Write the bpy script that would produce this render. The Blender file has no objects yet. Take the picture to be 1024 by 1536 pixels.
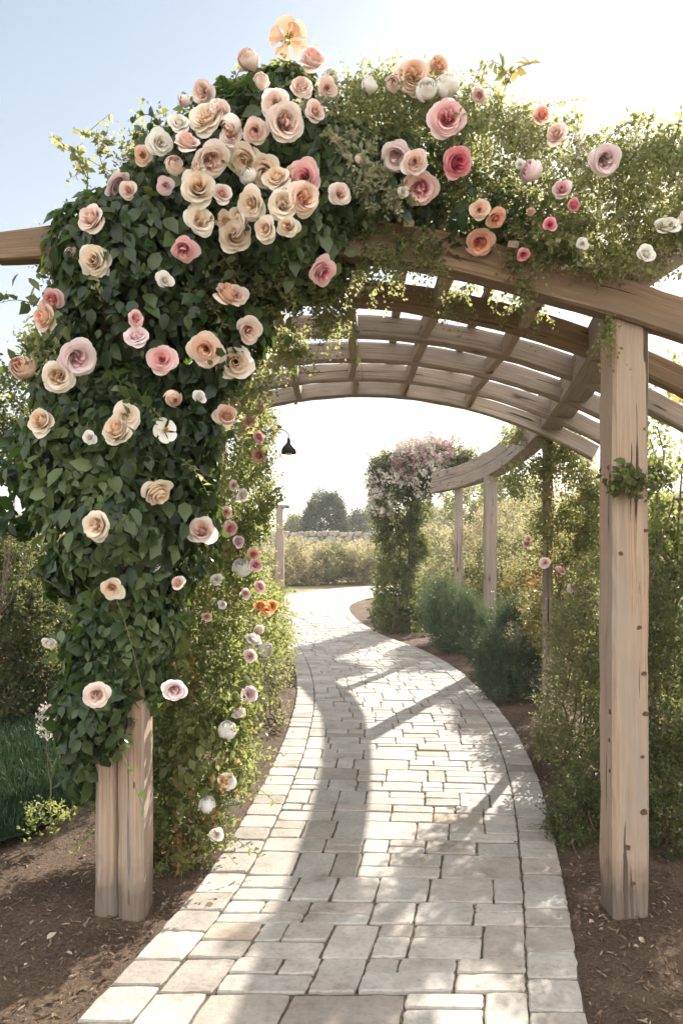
import bpy, math, random
import numpy as np
from mathutils import Vector, Matrix, Quaternion

R = math.radians
rng = np.random.default_rng(7)
random.seed(7)
sc = bpy.context.scene
COL = sc.collection
EYE = 1.65
F = 1200.0            # focal length in photograph pixels
HX, HY = 512.0, 820.0  # principal column, horizon row


def P(px, py, d):
    return np.array([(px - HX) * d / F, d, EYE + (HY - py) * d / F])


# ------------------------------------------------------------------ objects
def tag(o, label=None, cat=None, group=None, kind=None):
    if label: o['label'] = label
    if cat: o['category'] = cat
    if group: o['group'] = group
    if kind: o['kind'] = kind
    return o


def thing(name, loc, label, cat, group=None):
    o = bpy.data.objects.new(name, None)
    o.empty_display_size = 0.1
    COL.objects.link(o)
    o.location = loc
    return tag(o, label, cat, group)


def put(name, me, parent=None, loc=None, mats=None):
    o = bpy.data.objects.new(name, me)
    COL.objects.link(o)
    if parent is not None:
        o.parent = parent
        # parts are built in world coordinates; only the thing's own Empty carries an offset
        off = Vector(parent.location) if parent.parent is None else Vector((0, 0, 0))
        o.matrix_parent_inverse = Matrix.Translation(-off)
    if loc is not None:
        o.location = loc
    if mats:
        for m in (mats if isinstance(mats, (list, tuple)) else [mats]):
            if m.name not in [x.name for x in me.materials if x]:
                me.materials.append(m)
    return o


def mesh_np(name, verts, faces_flat, sizes, attrs=None, smooth=False, matidx=None):
    """verts (N,3), flat vertex indices of all faces, sizes of the faces."""
    me = bpy.data.meshes.new(name)
    verts = np.asarray(verts, np.float32)
    faces_flat = np.asarray(faces_flat, np.int32)
    sizes = np.asarray(sizes, np.int32)
    me.vertices.add(len(verts))
    me.vertices.foreach_set('co', verts.ravel())
    me.loops.add(len(faces_flat))
    me.loops.foreach_set('vertex_index', faces_flat)
    me.polygons.add(len(sizes))
    starts = np.concatenate([[0], np.cumsum(sizes)[:-1]]).astype(np.int32)
    me.polygons.foreach_set('loop_start', starts)
    me.polygons.foreach_set('loop_total', sizes)
    if matidx is not None:
        me.polygons.foreach_set('material_index', np.asarray(matidx, np.int32))
    me.polygons.foreach_set('use_smooth', np.full(len(sizes), bool(smooth)))
    for k, a in (attrs or {}).items():
        a = np.asarray(a, np.float32)
        if a.ndim == 1:
            at = me.attributes.new(k, 'FLOAT', 'POINT'); at.data.foreach_set('value', a)
        else:
            at = me.attributes.new(k, 'FLOAT_VECTOR', 'POINT'); at.data.foreach_set('vector', a.ravel())
    me.update(calc_edges=True)
    me.validate()
    return me


class MB:
    """collects several pieces into one mesh"""
    def __init__(self):
        self.v, self.f, self.s, self.m, self.a, self.n = [], [], [], [], {}, 0

    def add(self, v, faces, attrs=None, mat=0):
        v = np.asarray(v, float)
        for fc in faces:
            self.f.extend(int(i) + self.n for i in fc)
            self.s.append(len(fc)); self.m.append(mat)
        self.v.append(v)
        for k, a in (attrs or {}).items():
            self.a.setdefault(k, []).append(np.asarray(a, float))
        self.n += len(v)

    def mesh(self, name, smooth=False):
        return mesh_np(name, np.concatenate(self.v), self.f, self.s,
                       {k: np.concatenate(a) for k, a in self.a.items()}, smooth, self.m)


def nrmz(a):
    return a / np.maximum(np.linalg.norm(a, axis=-1, keepdims=True), 1e-9)


def snoise(p, scale, seed, K=9):
    r = np.random.default_rng(seed)
    d = nrmz(r.normal(size=(K, 3))) * r.uniform(.6, 1.6, (K, 1)) * scale
    ph = r.uniform(0, 6.28, K)
    return np.sin(p @ d.T + ph).sum(1) / math.sqrt(K)


# ------------------------------------------------------------------ materials
def nt(m):
    m.use_nodes = True
    t = m.node_tree
    t.nodes.clear()
    return t


def node(t, typ, **kw):
    n = t.nodes.new(typ)
    for k, v in kw.items():
        if k.startswith('i_'):
            n.inputs[k[2:].replace('_', ' ')].default_value = v
        else:
            setattr(n, k, v)
    return n


def ramp(t, stops, fac=None):
    n = t.nodes.new('ShaderNodeValToRGB')
    e = n.color_ramp.elements
    while len(e) > 1: e.remove(e[0])
    e[0].position = stops[0][0]; e[0].color = (*stops[0][1], 1)
    for p, c in stops[1:]:
        x = e.new(p); x.color = (*c, 1)
    if fac is not None: t.links.new(fac, n.inputs['Fac'])
    return n


def mixc(t, fac, a, b, typ='MIX'):
    n = t.nodes.new('ShaderNodeMix'); n.data_type = 'RGBA'; n.blend_type = typ
    for s, v in ((n.inputs[0], fac), (n.inputs[6], a), (n.inputs[7], b)):
        if hasattr(v, 'is_linked'): t.links.new(v, s)
        elif isinstance(v, (int, float)): s.default_value = v
        else: s.default_value = (*v, 1)
    return n.outputs[2]


def leaf_mat(name, dark, mid, light, trans=.35, rough=.45, tcol=None, spec=.35):
    m = bpy.data.materials.new(name); t = nt(m); L = t.links.new
    at = node(t, 'ShaderNodeAttribute', attribute_name='tint')
    rp = ramp(t, [(0, dark), (.5, mid), (1, light)], at.outputs['Fac'])
    pb = node(t, 'ShaderNodeBsdfPrincipled', i_Roughness=rough)
    pb.inputs['Specular IOR Level'].default_value = spec
    L(rp.outputs[0], pb.inputs['Base Color'])
    tr = node(t, 'ShaderNodeBsdfTranslucent')
    tc = mixc(t, .65, rp.outputs[0], tcol or tuple(min(1, c * 2.2) for c in light))
    L(tc, tr.inputs[0])
    mx = node(t, 'ShaderNodeMixShader'); mx.inputs[0].default_value = trans
    L(pb.outputs[0], mx.inputs[1]); L(tr.outputs[0], mx.inputs[2])
    out = node(t, 'ShaderNodeOutputMaterial'); L(mx.outputs[0], out.inputs[0])
    return m


def petal_mat(name, cen, mid, outer, trans=.35):
    m = bpy.data.materials.new(name); t = nt(m); L = t.links.new
    at = node(t, 'ShaderNodeAttribute', attribute_name='tint')
    oi = node(t, 'ShaderNodeObjectInfo')
    add = node(t, 'ShaderNodeMath', operation='MULTIPLY_ADD')
    add.inputs[1].default_value = .22; L(oi.outputs['Random'], add.inputs[0])
    sub = node(t, 'ShaderNodeMath', operation='SUBTRACT'); sub.inputs[1].default_value = .11
    L(at.outputs['Fac'], add.inputs[2]); L(add.outputs[0], sub.inputs[0])
    rp = ramp(t, [(.0, cen), (.45, mid), (1, outer)], sub.outputs[0])
    tc = node(t, 'ShaderNodeTexCoord')
    nz = node(t, 'ShaderNodeTexNoise', i_Scale=5.0, i_Detail=3.0); L(tc.outputs['Object'], nz.inputs['Vector'])
    c2 = mixc(t, nz.outputs['Fac'], rp.outputs[0], (.93, .91, .88), 'MULTIPLY')
    pb = node(t, 'ShaderNodeBsdfPrincipled', i_Roughness=.6)
    pb.inputs['Specular IOR Level'].default_value = .2
    pb.inputs['Sheen Weight'].default_value = .1
    L(c2, pb.inputs['Base Color'])
    tr = node(t, 'ShaderNodeBsdfTranslucent'); L(c2, tr.inputs[0])
    mx = node(t, 'ShaderNodeMixShader'); mx.inputs[0].default_value = trans
    L(pb.outputs[0], mx.inputs[1]); L(tr.outputs[0], mx.inputs[2])
    out = node(t, 'ShaderNodeOutputMaterial'); L(mx.outputs[0], out.inputs[0])
    return m


def wood_mat(name, c_dark, c_mid, c_light, stain, rough=.8, knots=True, weather=(.26, .225, .19)):
    m = bpy.data.materials.new(name); t = nt(m); L = t.links.new
    at = node(t, 'ShaderNodeAttribute', attribute_name='grain')
    oi = node(t, 'ShaderNodeObjectInfo')
    ofs = node(t, 'ShaderNodeVectorMath', operation='SCALE'); ofs.inputs[0].default_value = (31, 17, 7)
    L(oi.outputs['Random'], ofs.inputs['Scale'])
    vec = node(t, 'ShaderNodeVectorMath', operation='ADD'); L(at.outputs['Vector'], vec.inputs[0]); L(ofs.outputs[0], vec.inputs[1])

    def scaled(sx, sy):
        v = node(t, 'ShaderNodeVectorMath', operation='MULTIPLY'); v.inputs[1].default_value = (sx, sy, sy)
        L(vec.outputs[0], v.inputs[0]); return v.outputs[0]
    warp = node(t, 'ShaderNodeTexNoise', i_Scale=1.0, i_Detail=2.0); L(scaled(2.0, 6.0), warp.inputs['Vector'])
    wv = node(t, 'ShaderNodeVectorMath', operation='SCALE'); wv.inputs['Scale'].default_value = 1.2
    L(warp.outputs['Color'], wv.inputs[0])
    av = node(t, 'ShaderNodeVectorMath', operation='ADD'); L(scaled(1.8, 80.0), av.inputs[0]); L(wv.outputs[0], av.inputs[1])
    fine = node(t, 'ShaderNodeTexNoise', i_Scale=1.0, i_Detail=9.0, i_Roughness=.72); L(av.outputs[0], fine.inputs['Vector'])
    rp = ramp(t, [(.32, c_dark), (.5, c_mid), (.68, c_light)], fine.outputs['Fac'])
    big = node(t, 'ShaderNodeTexNoise', i_Scale=1.0, i_Detail=4.0, i_Roughness=.6); L(scaled(1.3, 5.0), big.inputs['Vector'])
    bf = ramp(t, [(.42, (0, 0, 0)), (.68, (1, 1, 1))], big.outputs['Fac'])
    c = mixc(t, bf.outputs[0], rp.outputs[0], stain)
    av2 = node(t, 'ShaderNodeVectorMath', operation='ADD'); L(scaled(.8, 30.0), av2.inputs[0]); L(wv.outputs[0], av2.inputs[1])
    crk = node(t, 'ShaderNodeTexNoise', i_Scale=1.0, i_Detail=3.0); L(av2.outputs[0], crk.inputs['Vector'])
    cr = ramp(t, [(.325, (1, 1, 1)), (.345, (0, 0, 0))], crk.outputs['Fac'])
    c = mixc(t, cr.outputs[0], c, tuple(x * .3 for x in c_dark))
    hgt = node(t, 'ShaderNodeMath', operation='SUBTRACT'); L(fine.outputs['Fac'], hgt.inputs[0]); L(cr.outputs[0], hgt.inputs[1])
    if knots:
        vo = node(t, 'ShaderNodeTexVoronoi', i_Scale=1.0); L(scaled(3.1, 8.0), vo.inputs['Vector'])
        kr = ramp(t, [(.07, (1, 1, 1)), (.16, (.25, .25, .25)), (.3, (0, 0, 0))], vo.outputs['Distance'])
        c = mixc(t, kr.outputs[0], c, (.07, .032, .015))
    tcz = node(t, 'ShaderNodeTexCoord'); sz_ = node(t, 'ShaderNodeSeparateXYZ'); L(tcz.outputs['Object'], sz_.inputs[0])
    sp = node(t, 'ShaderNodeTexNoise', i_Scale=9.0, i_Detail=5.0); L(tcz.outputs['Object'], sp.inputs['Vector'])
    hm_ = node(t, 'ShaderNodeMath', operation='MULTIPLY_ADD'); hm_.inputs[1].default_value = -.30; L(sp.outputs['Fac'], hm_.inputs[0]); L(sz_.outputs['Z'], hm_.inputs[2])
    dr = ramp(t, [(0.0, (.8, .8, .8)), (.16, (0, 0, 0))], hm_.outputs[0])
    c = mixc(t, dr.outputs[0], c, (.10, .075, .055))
    gn = node(t, 'ShaderNodeTexNoise', i_Scale=1.0, i_Detail=5.0, i_Roughness=.7); L(scaled(.8, 14.0), gn.inputs['Vector'])
    gr = ramp(t, [(.46, (0, 0, 0)), (.66, (.75, .75, .75))], gn.outputs['Fac'])
    c = mixc(t, gr.outputs[0], c, weather)
    pb = node(t, 'ShaderNodeBsdfPrincipled', i_Roughness=rough)
    pb.inputs['Specular IOR Level'].default_value = .25
    L(c, pb.inputs['Base Color'])
    bp = node(t, 'ShaderNodeBump', i_Strength=.8, i_Distance=.008); L(hgt.outputs[0], bp.inputs['Height']); L(bp.outputs[0], pb.inputs['Normal'])
    out = node(t, 'ShaderNodeOutputMaterial'); L(pb.outputs[0], out.inputs[0])
    return m


def plain(name, col, rough=.6, metal=0., noise=.25, scale=20):
    m = bpy.data.materials.new(name); t = nt(m); L = t.links.new
    tc = node(t, 'ShaderNodeTexCoord')
    nz = node(t, 'ShaderNodeTexNoise', i_Scale=float(scale), i_Detail=5.0); L(tc.outputs['Object'], nz.inputs['Vector'])
    c = mixc(t, nz.outputs['Fac'], tuple(x * (1 - noise) for x in col), tuple(min(1, x * (1 + noise)) for x in col))
    pb = node(t, 'ShaderNodeBsdfPrincipled', i_Roughness=rough, i_Metallic=metal); L(c, pb.inputs['Base Color'])
    bp = node(t, 'ShaderNodeBump', i_Strength=.3, i_Distance=.01); L(nz.outputs['Fac'], bp.inputs['Height']); L(bp.outputs[0], pb.inputs['Normal'])
    out = node(t, 'ShaderNodeOutputMaterial'); L(pb.outputs[0], out.inputs[0])
    return m


def stone_mat():
    m = bpy.data.materials.new('paver stone'); t = nt(m); L = t.links.new
    at = node(t, 'ShaderNodeAttribute', attribute_name='tint')
    rp = ramp(t, [(0, (.27, .235, .20)), (.3, (.35, .31, .265)), (.6, (.37, .345, .31)), (.85, (.43, .39, .34)), (1, (.35, .285, .225))], at.outputs['Fac'])
    tc = node(t, 'ShaderNodeTexCoord')
    n1 = node(t, 'ShaderNodeTexNoise', i_Scale=5.0, i_Detail=8.0, i_Roughness=.65); L(tc.outputs['Object'], n1.inputs['Vector'])
    n2 = node(t, 'ShaderNodeTexNoise', i_Scale=45.0, i_Detail=6.0, i_Roughness=.7); L(tc.outputs['Object'], n2.inputs['Vector'])
    r1 = ramp(t, [(.28, (.52, .49, .45)), (.42, (.86, .85, .83)), (.58, (1, 1, 1)), (.75, (1.12, 1.1, 1.06))], n1.outputs['Fac'])
    c = mixc(t, 1.0, rp.outputs[0], r1.outputs[0], 'MULTIPLY')
    r2 = ramp(t, [(.3, (.72, .7, .68)), (.5, (1, 1, 1)), (.75, (1.1, 1.1, 1.1))], n2.outputs['Fac'])
    c = mixc(t, .8, c, r2.outputs[0], 'MULTIPLY')
    pb = node(t, 'ShaderNodeBsdfPrincipled', i_Roughness=.8); L(c, pb.inputs['Base Color'])
    pb.inputs['Specular IOR Level'].default_value = .3
    ad = node(t, 'ShaderNodeMath', operation='ADD'); L(n2.outputs['Fac'], ad.inputs[0]); L(n1.outputs['Fac'], ad.inputs[1])
    bp = node(t, 'ShaderNodeBump', i_Strength=.5, i_Distance=.008); L(ad.outputs[0], bp.inputs['Height']); L(bp.outputs[0], pb.inputs['Normal'])
    out = node(t, 'ShaderNodeOutputMaterial'); L(pb.outputs[0], out.inputs[0])
    return m


def soil_mat(name, stops, s1=3.0, s2=60.0, bump=.8):
    m = bpy.data.materials.new(name); t = nt(m); L = t.links.new
    tc = node(t, 'ShaderNodeTexCoord')
    n1 = node(t, 'ShaderNodeTexNoise', i_Scale=s1, i_Detail=6.0, i_Roughness=.6); L(tc.outputs['Object'], n1.inputs['Vector'])
    n2 = node(t, 'ShaderNodeTexNoise', i_Scale=s2, i_Detail=8.0, i_Roughness=.75); L(tc.outputs['Object'], n2.inputs['Vector'])
    av = node(t, 'ShaderNodeMath', operation='MULTIPLY_ADD'); av.inputs[1].default_value = .6
    L(n2.outputs['Fac'], av.inputs[0])
    hf = node(t, 'ShaderNodeMath', operation='MULTIPLY'); hf.inputs[1].default_value = .4; L(n1.outputs['Fac'], hf.inputs[0]); L(hf.outputs[0], av.inputs[2])
    rp = ramp(t, stops, av.outputs[0])
    pb = node(t, 'ShaderNodeBsdfPrincipled', i_Roughness=.95); L(rp.outputs[0], pb.inputs['Base Color'])
    pb.inputs['Specular IOR Level'].default_value = .15
    bp = node(t, 'ShaderNodeBump', i_Strength=bump, i_Distance=.03); L(n2.outputs['Fac'], bp.inputs['Height']); L(bp.outputs[0], pb.inputs['Normal'])
    out = node(t, 'ShaderNodeOutputMaterial'); L(pb.outputs[0], out.inputs[0])
    return m


M_ROSELEAF = leaf_mat('rose leaf', (.008, .017, .006), (.031, .053, .019), (.115, .15, .058), .28, .32, (.22, .34, .05))
M_FINELEAF = leaf_mat('fine vine leaf', (.034, .05, .018), (.090, .115, .043), (.24, .245, .115), .55, .5, (.62, .60, .24))
M_SHRUBROSE = leaf_mat('shrub rose leaf', (.03, .05, .018), (.08, .11, .036), (.19, .21, .08), .5, .45, (.52, .54, .16))
M_HEDGE = leaf_mat('hedge leaf', (.018, .030, .013), (.05, .068, .026), (.13, .145, .055), .4, .45, (.4, .41, .12))
M_DARKSHRUB = leaf_mat('rosemary leaf', (.025, .042, .026), (.05, .075, .045), (.10, .125, .075), .3, .55, (.22, .27, .10))
M_OLIVE = leaf_mat('olive shrub leaf', (.07, .078, .034), (.155, .165, .073), (.28, .275, .13), .45, .6, (.52, .48, .22))
M_DRY = leaf_mat('dry meadow leaf', (.16, .14, .075), (.29, .25, .14), (.42, .37, .23), .42, .7, (.6, .52, .28))
M_TREE = leaf_mat('distant tree leaf', (.025, .04, .022), (.045, .065, .035), (.075, .095, .05), .25, .6, (.16, .2, .07))
M_RED = leaf_mat('reddish vine leaf', (.05, .06, .02), (.11, .11, .04), (.2, .17, .07), .42, .5, (.46, .38, .12))
M_RUST = leaf_mat('rust coloured leaf', (.13, .07, .03), (.22, .12, .05), (.32, .2, .09), .45, .5, (.5, .28, .1))
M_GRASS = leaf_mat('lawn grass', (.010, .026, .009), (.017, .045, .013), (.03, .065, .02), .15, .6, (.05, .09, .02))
M_YELLOWLEAF = leaf_mat('yellowing leaf', (.22, .16, .04), (.3, .22, .06), (.36, .3, .1), .45, .5, (.55, .42, .12))
M_PALE = leaf_mat('pale green bract', (.2, .21, .11), (.33, .32, .2), (.48, .43, .32), .4, .6, (.6, .55, .36))
M_WHITEBLOOM = leaf_mat('creamy blossom', (.38, .34, .27), (.56, .51, .43), (.72, .67, .6), .3, .7, (.62, .55, .46))
M_PINKBLOOM = leaf_mat('mauve pink blossom', (.30, .13, .18), (.42, .22, .27), (.54, .36, .38), .3, .7, (.65, .4, .42))
M_BARK = plain('vine bark', (.11, .075, .05), .9, 0, .5, 30)
M_TWIG = plain('green twig', (.12, .10, .04), .7, 0, .4, 30)
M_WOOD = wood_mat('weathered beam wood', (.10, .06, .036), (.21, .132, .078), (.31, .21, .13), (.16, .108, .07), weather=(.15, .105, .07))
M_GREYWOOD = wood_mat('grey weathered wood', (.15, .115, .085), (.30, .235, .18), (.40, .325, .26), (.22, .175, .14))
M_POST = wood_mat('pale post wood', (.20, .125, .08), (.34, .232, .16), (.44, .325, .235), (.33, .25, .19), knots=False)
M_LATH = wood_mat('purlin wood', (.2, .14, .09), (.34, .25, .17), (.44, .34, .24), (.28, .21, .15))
M_KNOT = plain('dark knot', (.085, .04, .02), .8, 0, .6, 60)
M_STONE = stone_mat()
M_JOINT = soil_mat('sandy joint', [(.3, (.05, .05, .025)), (.45, (.12, .10, .065)), (.6, (.22, .18, .13))], 4, 50)
M_MULCH = soil_mat('bark mulch', [(.32, (.04, .026, .017)), (.45, (.10, .067, .045)), (.57, (.19, .132, .09)), (.70, (.32, .245, .18))], 2.5, 70, 1.0)
M_FIELD = soil_mat('dry field', [(.3, (.12, .10, .05)), (.5, (.22, .19, .10)), (.7, (.31, .27, .16))], .5, 8)
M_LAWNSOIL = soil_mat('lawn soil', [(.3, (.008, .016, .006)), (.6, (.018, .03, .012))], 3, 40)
M_CHIP = leaf_mat('mulch chip', (.06, .037, .024), (.17, .112, .074), (.42, .33, .24), .0, .9, (.2, .1, .05), .1)
M_LITTER = leaf_mat('dry fallen leaf', (.10, .06, .035), (.26, .18, .11), (.55, .44, .35), .15, .8, (.4, .3, .2), .15)
M_LAMP = plain('dark lamp metal', (.035, .033, .03), .45, .8, .3, 15)
M_BULB = plain('frosted glass bulb', (.6, .58, .52), .3, 0, .1, 10)
M_WALL = plain('dry stone', (.3, .26, .21), .95, 0, .45, 4)
M_WHITEPOST = plain('old white paint', (.62, .6, .56), .7, 0, .3, 12)
M_HILL = soil_mat('far hill scrub', [(.3, (.10, .11, .07)), (.5, (.17, .16, .11)), (.7, (.24, .22, .16))], .05, .4, .3)

# ------------------------------------------------------------------ path curve
PAIRS = [((-1.12, 1.9), (.72, 1.9)), ((-1.0, 2.35), (.79, 2.3)), ((-.9, 2.77), (.846, 2.77)), ((-.667, 3.96), (1.08, 3.9)),
         ((-.528, 5.66), (1.36, 5.5)), ((-.48, 7.2), (1.53, 7.1)), ((-.5, 8.92), (1.58, 8.7)), ((-.65, 11), (1.52, 10.7)),
         ((-.9, 13.2), (1.26, 12.6)), ((-1.15, 15.5), (.7, 15.0)), ((-1.6, 19), (.30, 18.5)), ((-1.95, 22.5), (.22, 21.5)),
         ((-1.9, 26), (.45, 23.5)), ((-1.0, 29.5), (1.0, 25.5)), ((.8, 32.5), (2.2, 27.5)), ((4, 35), (4.5, 29.5)), ((9, 36.5), (9, 31))]


def catmull(pts, n):
    p = np.array(pts, float)
    p = np.vstack([2 * p[0] - p[1], p, 2 * p[-1] - p[-2]])
    out = []
    for i in range(1, len(p) - 2):
        for k in range(n):
            t = k / n
            out.append(.5 * ((2 * p[i]) + (-p[i - 1] + p[i + 1]) * t + (2 * p[i - 1] - 5 * p[i] + 4 * p[i + 1] - p[i + 2]) * t * t
                             + (-p[i - 1] + 3 * p[i] - 3 * p[i + 1] + p[i + 2]) * t ** 3))
    out.append(p[-2])
    return np.array(out)


LC = catmull([a for a, b in PAIRS], 20)
RC = catmull([b for a, b in PAIRS], 20)
MC = (LC + RC) / 2
SARC = np.concatenate([[0], np.cumsum(np.linalg.norm(np.diff(MC, axis=0), axis=1))])
SMAX = SARC[-1]


def path_pt(s, w):
    """s metres along the middle, w metres from the left edge; returns xy (arrays)"""
    l = np.stack([np.interp(s, SARC, LC[:, 0]), np.interp(s, SARC, LC[:, 1])], -1)
    r = np.stack([np.interp(s, SARC, RC[:, 0]), np.interp(s, SARC, RC[:, 1])], -1)
    wd = np.linalg.norm(r - l, axis=-1)
    u = (w / wd)[..., None]
    return l * (1 - u) + r * u


def width(s):
    l = np.array([np.interp(s, SARC, LC[:, 0]), np.interp(s, SARC, LC[:, 1])])
    r = np.array([np.interp(s, SARC, RC[:, 0]), np.interp(s, SARC, RC[:, 1])])
    return float(np.linalg.norm(r - l))


def stone(mb, s0, s1, wfun0, wfun1, tint, zt, r, far=False):
    """one paver between s0..s1 and w0..w1 (functions of s)"""
    n = 2 if far else 5
    g = .0025 + r.uniform(0, .003)
    loop = []
    for k in range(n): loop.append((s0 + g, k / n))
    for k in range(n): loop.append((s0 + g + (s1 - s0 - 2 * g) * k / n, 1.0))
    for k in range(n): loop.append((s1 - g, 1 - k / n))
    for k in range(n): loop.append((s1 - g - (s1 - s0 - 2 * g) * k / n, 0.0))
    loop = np.array(loop)
    S = loop[:, 0]
    w0 = np.array([wfun0(s) for s in S]) + g
    w1 = np.array([wfun1(s) for s in S]) - g
    W = w0 + (w1 - w0) * loop[:, 1]
    S = S + r.normal(0, .0018, len(S)); W = W + r.normal(0, .0018, len(S))
    cs, cw = S.mean(), W.mean()
    # rounded corners
    hs, hw = np.abs(S - cs).max(), np.abs(W - cw).max()
    if not far:
        q = np.clip((np.abs(S - cs) / hs) ** 6 * (np.abs(W - cw) / hw) ** 6, 0, 1)
        S = cs + (S - cs) * (1 - .06 * q * min(1, .1 / hs)); W = cw + (W - cw) * (1 - .06 * q * min(1, .1 / hw))
    tx, tw = r.normal(0, .007, 2)
    z = zt + (S - cs) * tx + (W - cw) * tw
    b = .006
    S2 = S - np.sign(S - cs) * b * np.clip(np.abs(S - cs) / hs * 1.6, 0, 1); W2 = W - np.sign(W - cw) * b * np.clip(np.abs(W - cw) / hw * 1.6, 0, 1)
    o = path_pt(S, W); i = path_pt(S2, W2)
    N = len(S)
    v = np.concatenate([np.c_[o, np.full(N, .002)], np.c_[o, z - .005], np.c_[i, z]])
    f = [(k, (k + 1) % N, N + (k + 1) % N, N + k) for k in range(N)] + \
        [(N + k, N + (k + 1) % N, 2 * N + (k + 1) % N, 2 * N + k) for k in range(N)] + [tuple(range(2 * N, 3 * N))]
    mb.add(v, f, {'tint': np.full(len(v), tint)})


def build_path():
    r = np.random.default_rng(3)
    BW = .2
    pav, edg = MB(), MB()
    # border course
    for side in (0, 1):
        s = .05
        while s < SMAX - .5:
            L = r.uniform(.17, .25) if s < 16 else .5
            if side == 0:
                a, b = (lambda q: 0.0), (lambda q: BW)
            else:
                a, b = (lambda q: width(q) - BW), (lambda q: width(q))
            stone(edg, s, s + L, a, b, np.clip(r.normal(.45, .2), 0, .95), .034 + r.normal(0, .002), r, s > 16)
            s += L
    s = .05
    while s < SMAX - .5:
        far = s > 15
        D = r.uniform(.20, .31) if not far else r.uniform(.26, .36)
        wd = width(s + D / 2) - 2 * BW
        cuts = [0.0]
        while True:
            w = r.choice([.14, .2, .27, .34, .44], p=[.18, .24, .28, .2, .1]) * r.uniform(.88, 1.12)
            if far: w *= 1.5
            if cuts[-1] + w > wd - .12: break
            cuts.append(cuts[-1] + w)
        cuts.append(wd)
        cuts = np.array(cuts) / wd
        split = r.uniform(.42, .58)
        prev_half = False
        for k in range(len(cuts) - 1):
            c0, c1 = cuts[k], cuts[k + 1]
            a = lambda q, c=c0: BW + c * (width(q) - 2 * BW)
            b = lambda q, c=c1: BW + c * (width(q) - 2 * BW)
            half = r.random() < (.6 if (c1 - c0) * wd > .19 else .2)
            tint = lambda: float(np.clip(r.normal(.52, .24), 0, 1))
            zt = lambda: .033 + r.normal(0, .003)
            if half and not far:
                sp = D * (split if prev_half else r.uniform(.4, .6)); split = sp / D
                stone(pav, s, s + sp, a, b, tint(), zt(), r)
                if (c1 - c0) * wd > .3 and r.random() < .6:
                    cm = c0 + (c1 - c0) * r.uniform(.35, .65)
                    m_ = lambda q, c=cm: BW + c * (width(q) - 2 * BW)
                    stone(pav, s + sp, s + D, a, m_, tint(), zt(), r)
                    stone(pav, s + sp, s + D, m_, b, tint(), zt(), r)
                else:
                    stone(pav, s + sp, s + D, a, b, tint(), zt(), r)
            else:
                stone(pav, s, s + D, a, b, tint(), zt(), r, far)
            prev_half = half
        s += D
    o = put('path', pav.mesh('path'), mats=M_STONE)
    tag(o, 'curving garden path of pale tumbled stone pavers', 'path', kind='structure')
    o = put('path_border', edg.mesh('path_border'), mats=M_STONE)
    tag(o, 'border course of pale stone pavers along both edges of the path', 'path border', kind='structure')
    # sand bed
    n = len(LC)
    v = np.concatenate([np.c_[LC, np.full(n, .022)], np.c_[RC, np.full(n, .022)]])
    f = [(k, n + k, n + k + 1, k + 1) for k in range(n - 1)]
    mb = MB(); mb.add(v, f)
    tag(put('path_bed', mb.mesh('path_bed'), mats=M_JOINT), 'sandy joints between the stone pavers', 'path bed', kind='structure')


build_path()


def edge_x(y):
    """left and right edge x of the path at depth y (valid y<20)"""
    return np.interp(y, LC[:220, 1], LC[:220, 0]), np.interp(y, RC[:220, 1], RC[:220, 0])


# ------------------------------------------------------------------ ground
def grid_sheet(name, x0, x1, y0, y1, nx, ny, zfun, mat, label, cat):
    xs = np.linspace(x0, x1, nx); ys = np.linspace(y0, y1, ny)
    X, Y = np.meshgrid(xs, ys)
    v = np.c_[X.ravel(), Y.ravel(), np.zeros(X.size)]
    v[:, 2] = zfun(v)
    idx = np.arange(nx * ny).reshape(ny, nx)
    q = np.stack([idx[:-1, :-1], idx[:-1, 1:], idx[1:, 1:], idx[1:, :-1]], -1).reshape(-1, 4)
    me = mesh_np(name, v, q.ravel(), np.full(len(q), 4), None, True)
    return tag(put(name, me, mats=mat), label, cat, kind='structure')


grid_sheet('ground', -500, 500, -60, 900, 40, 40, lambda v: np.full(len(v), -.03), M_FIELD, 'dry tan meadow ground reaching to the horizon', 'ground')


def mulch_z(v):
    l, r = edge_x(v[:, 1])
    dist = np.maximum(l - v[:, 0], v[:, 0] - r)
    h = .02 * snoise(v * [1, 1, 0], 3.0, 5) + .012 * snoise(v * [1, 1, 0], 11, 6)
    k = np.clip(dist / .5, 0, 1)
    z = .012 + k * (.035 + h)
    z = np.where(dist < -.04, .0, z)
    return z


grid_sheet('mulch_bed', -6, 7, 1.2, 24, 150, 240, mulch_z, M_MULCH, 'brown bark mulch bed on both sides of the path', 'mulch bed')


def scatter_chips():
    r = np.random.default_rng(21)
    n = 110000
    y = 2.3 + 9 * r.random(n) ** 1.7
    x = r.uniform(-3.2, 3.4, n)
    l, rr = edge_x(y)
    ok = (x < l - .02) | (x > rr + .02)
    x, y = x[ok], y[ok]; n = len(x)
    p = np.c_[x, y, np.zeros(n)]
    p[:, 2] = mulch_z(p) + .006
    t = nrmz(r.normal(size=(n, 3)) * [1, 1, .25]); nn = nrmz(np.array([0, 0, 1.]) + r.normal(size=(n, 3)) * .35)
    L = .005 + .032 * r.random(n) ** 3.2
    me = leaves_mesh('mulch_chips', p, t, nn, L, 'chip', np.clip(r.beta(1.6, 3.4, n), 0, 1))
    tag(put('mulch_chips', me, mats=M_CHIP), 'loose bark chips scattered over the mulch beds', 'mulch', kind='stuff')


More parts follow.
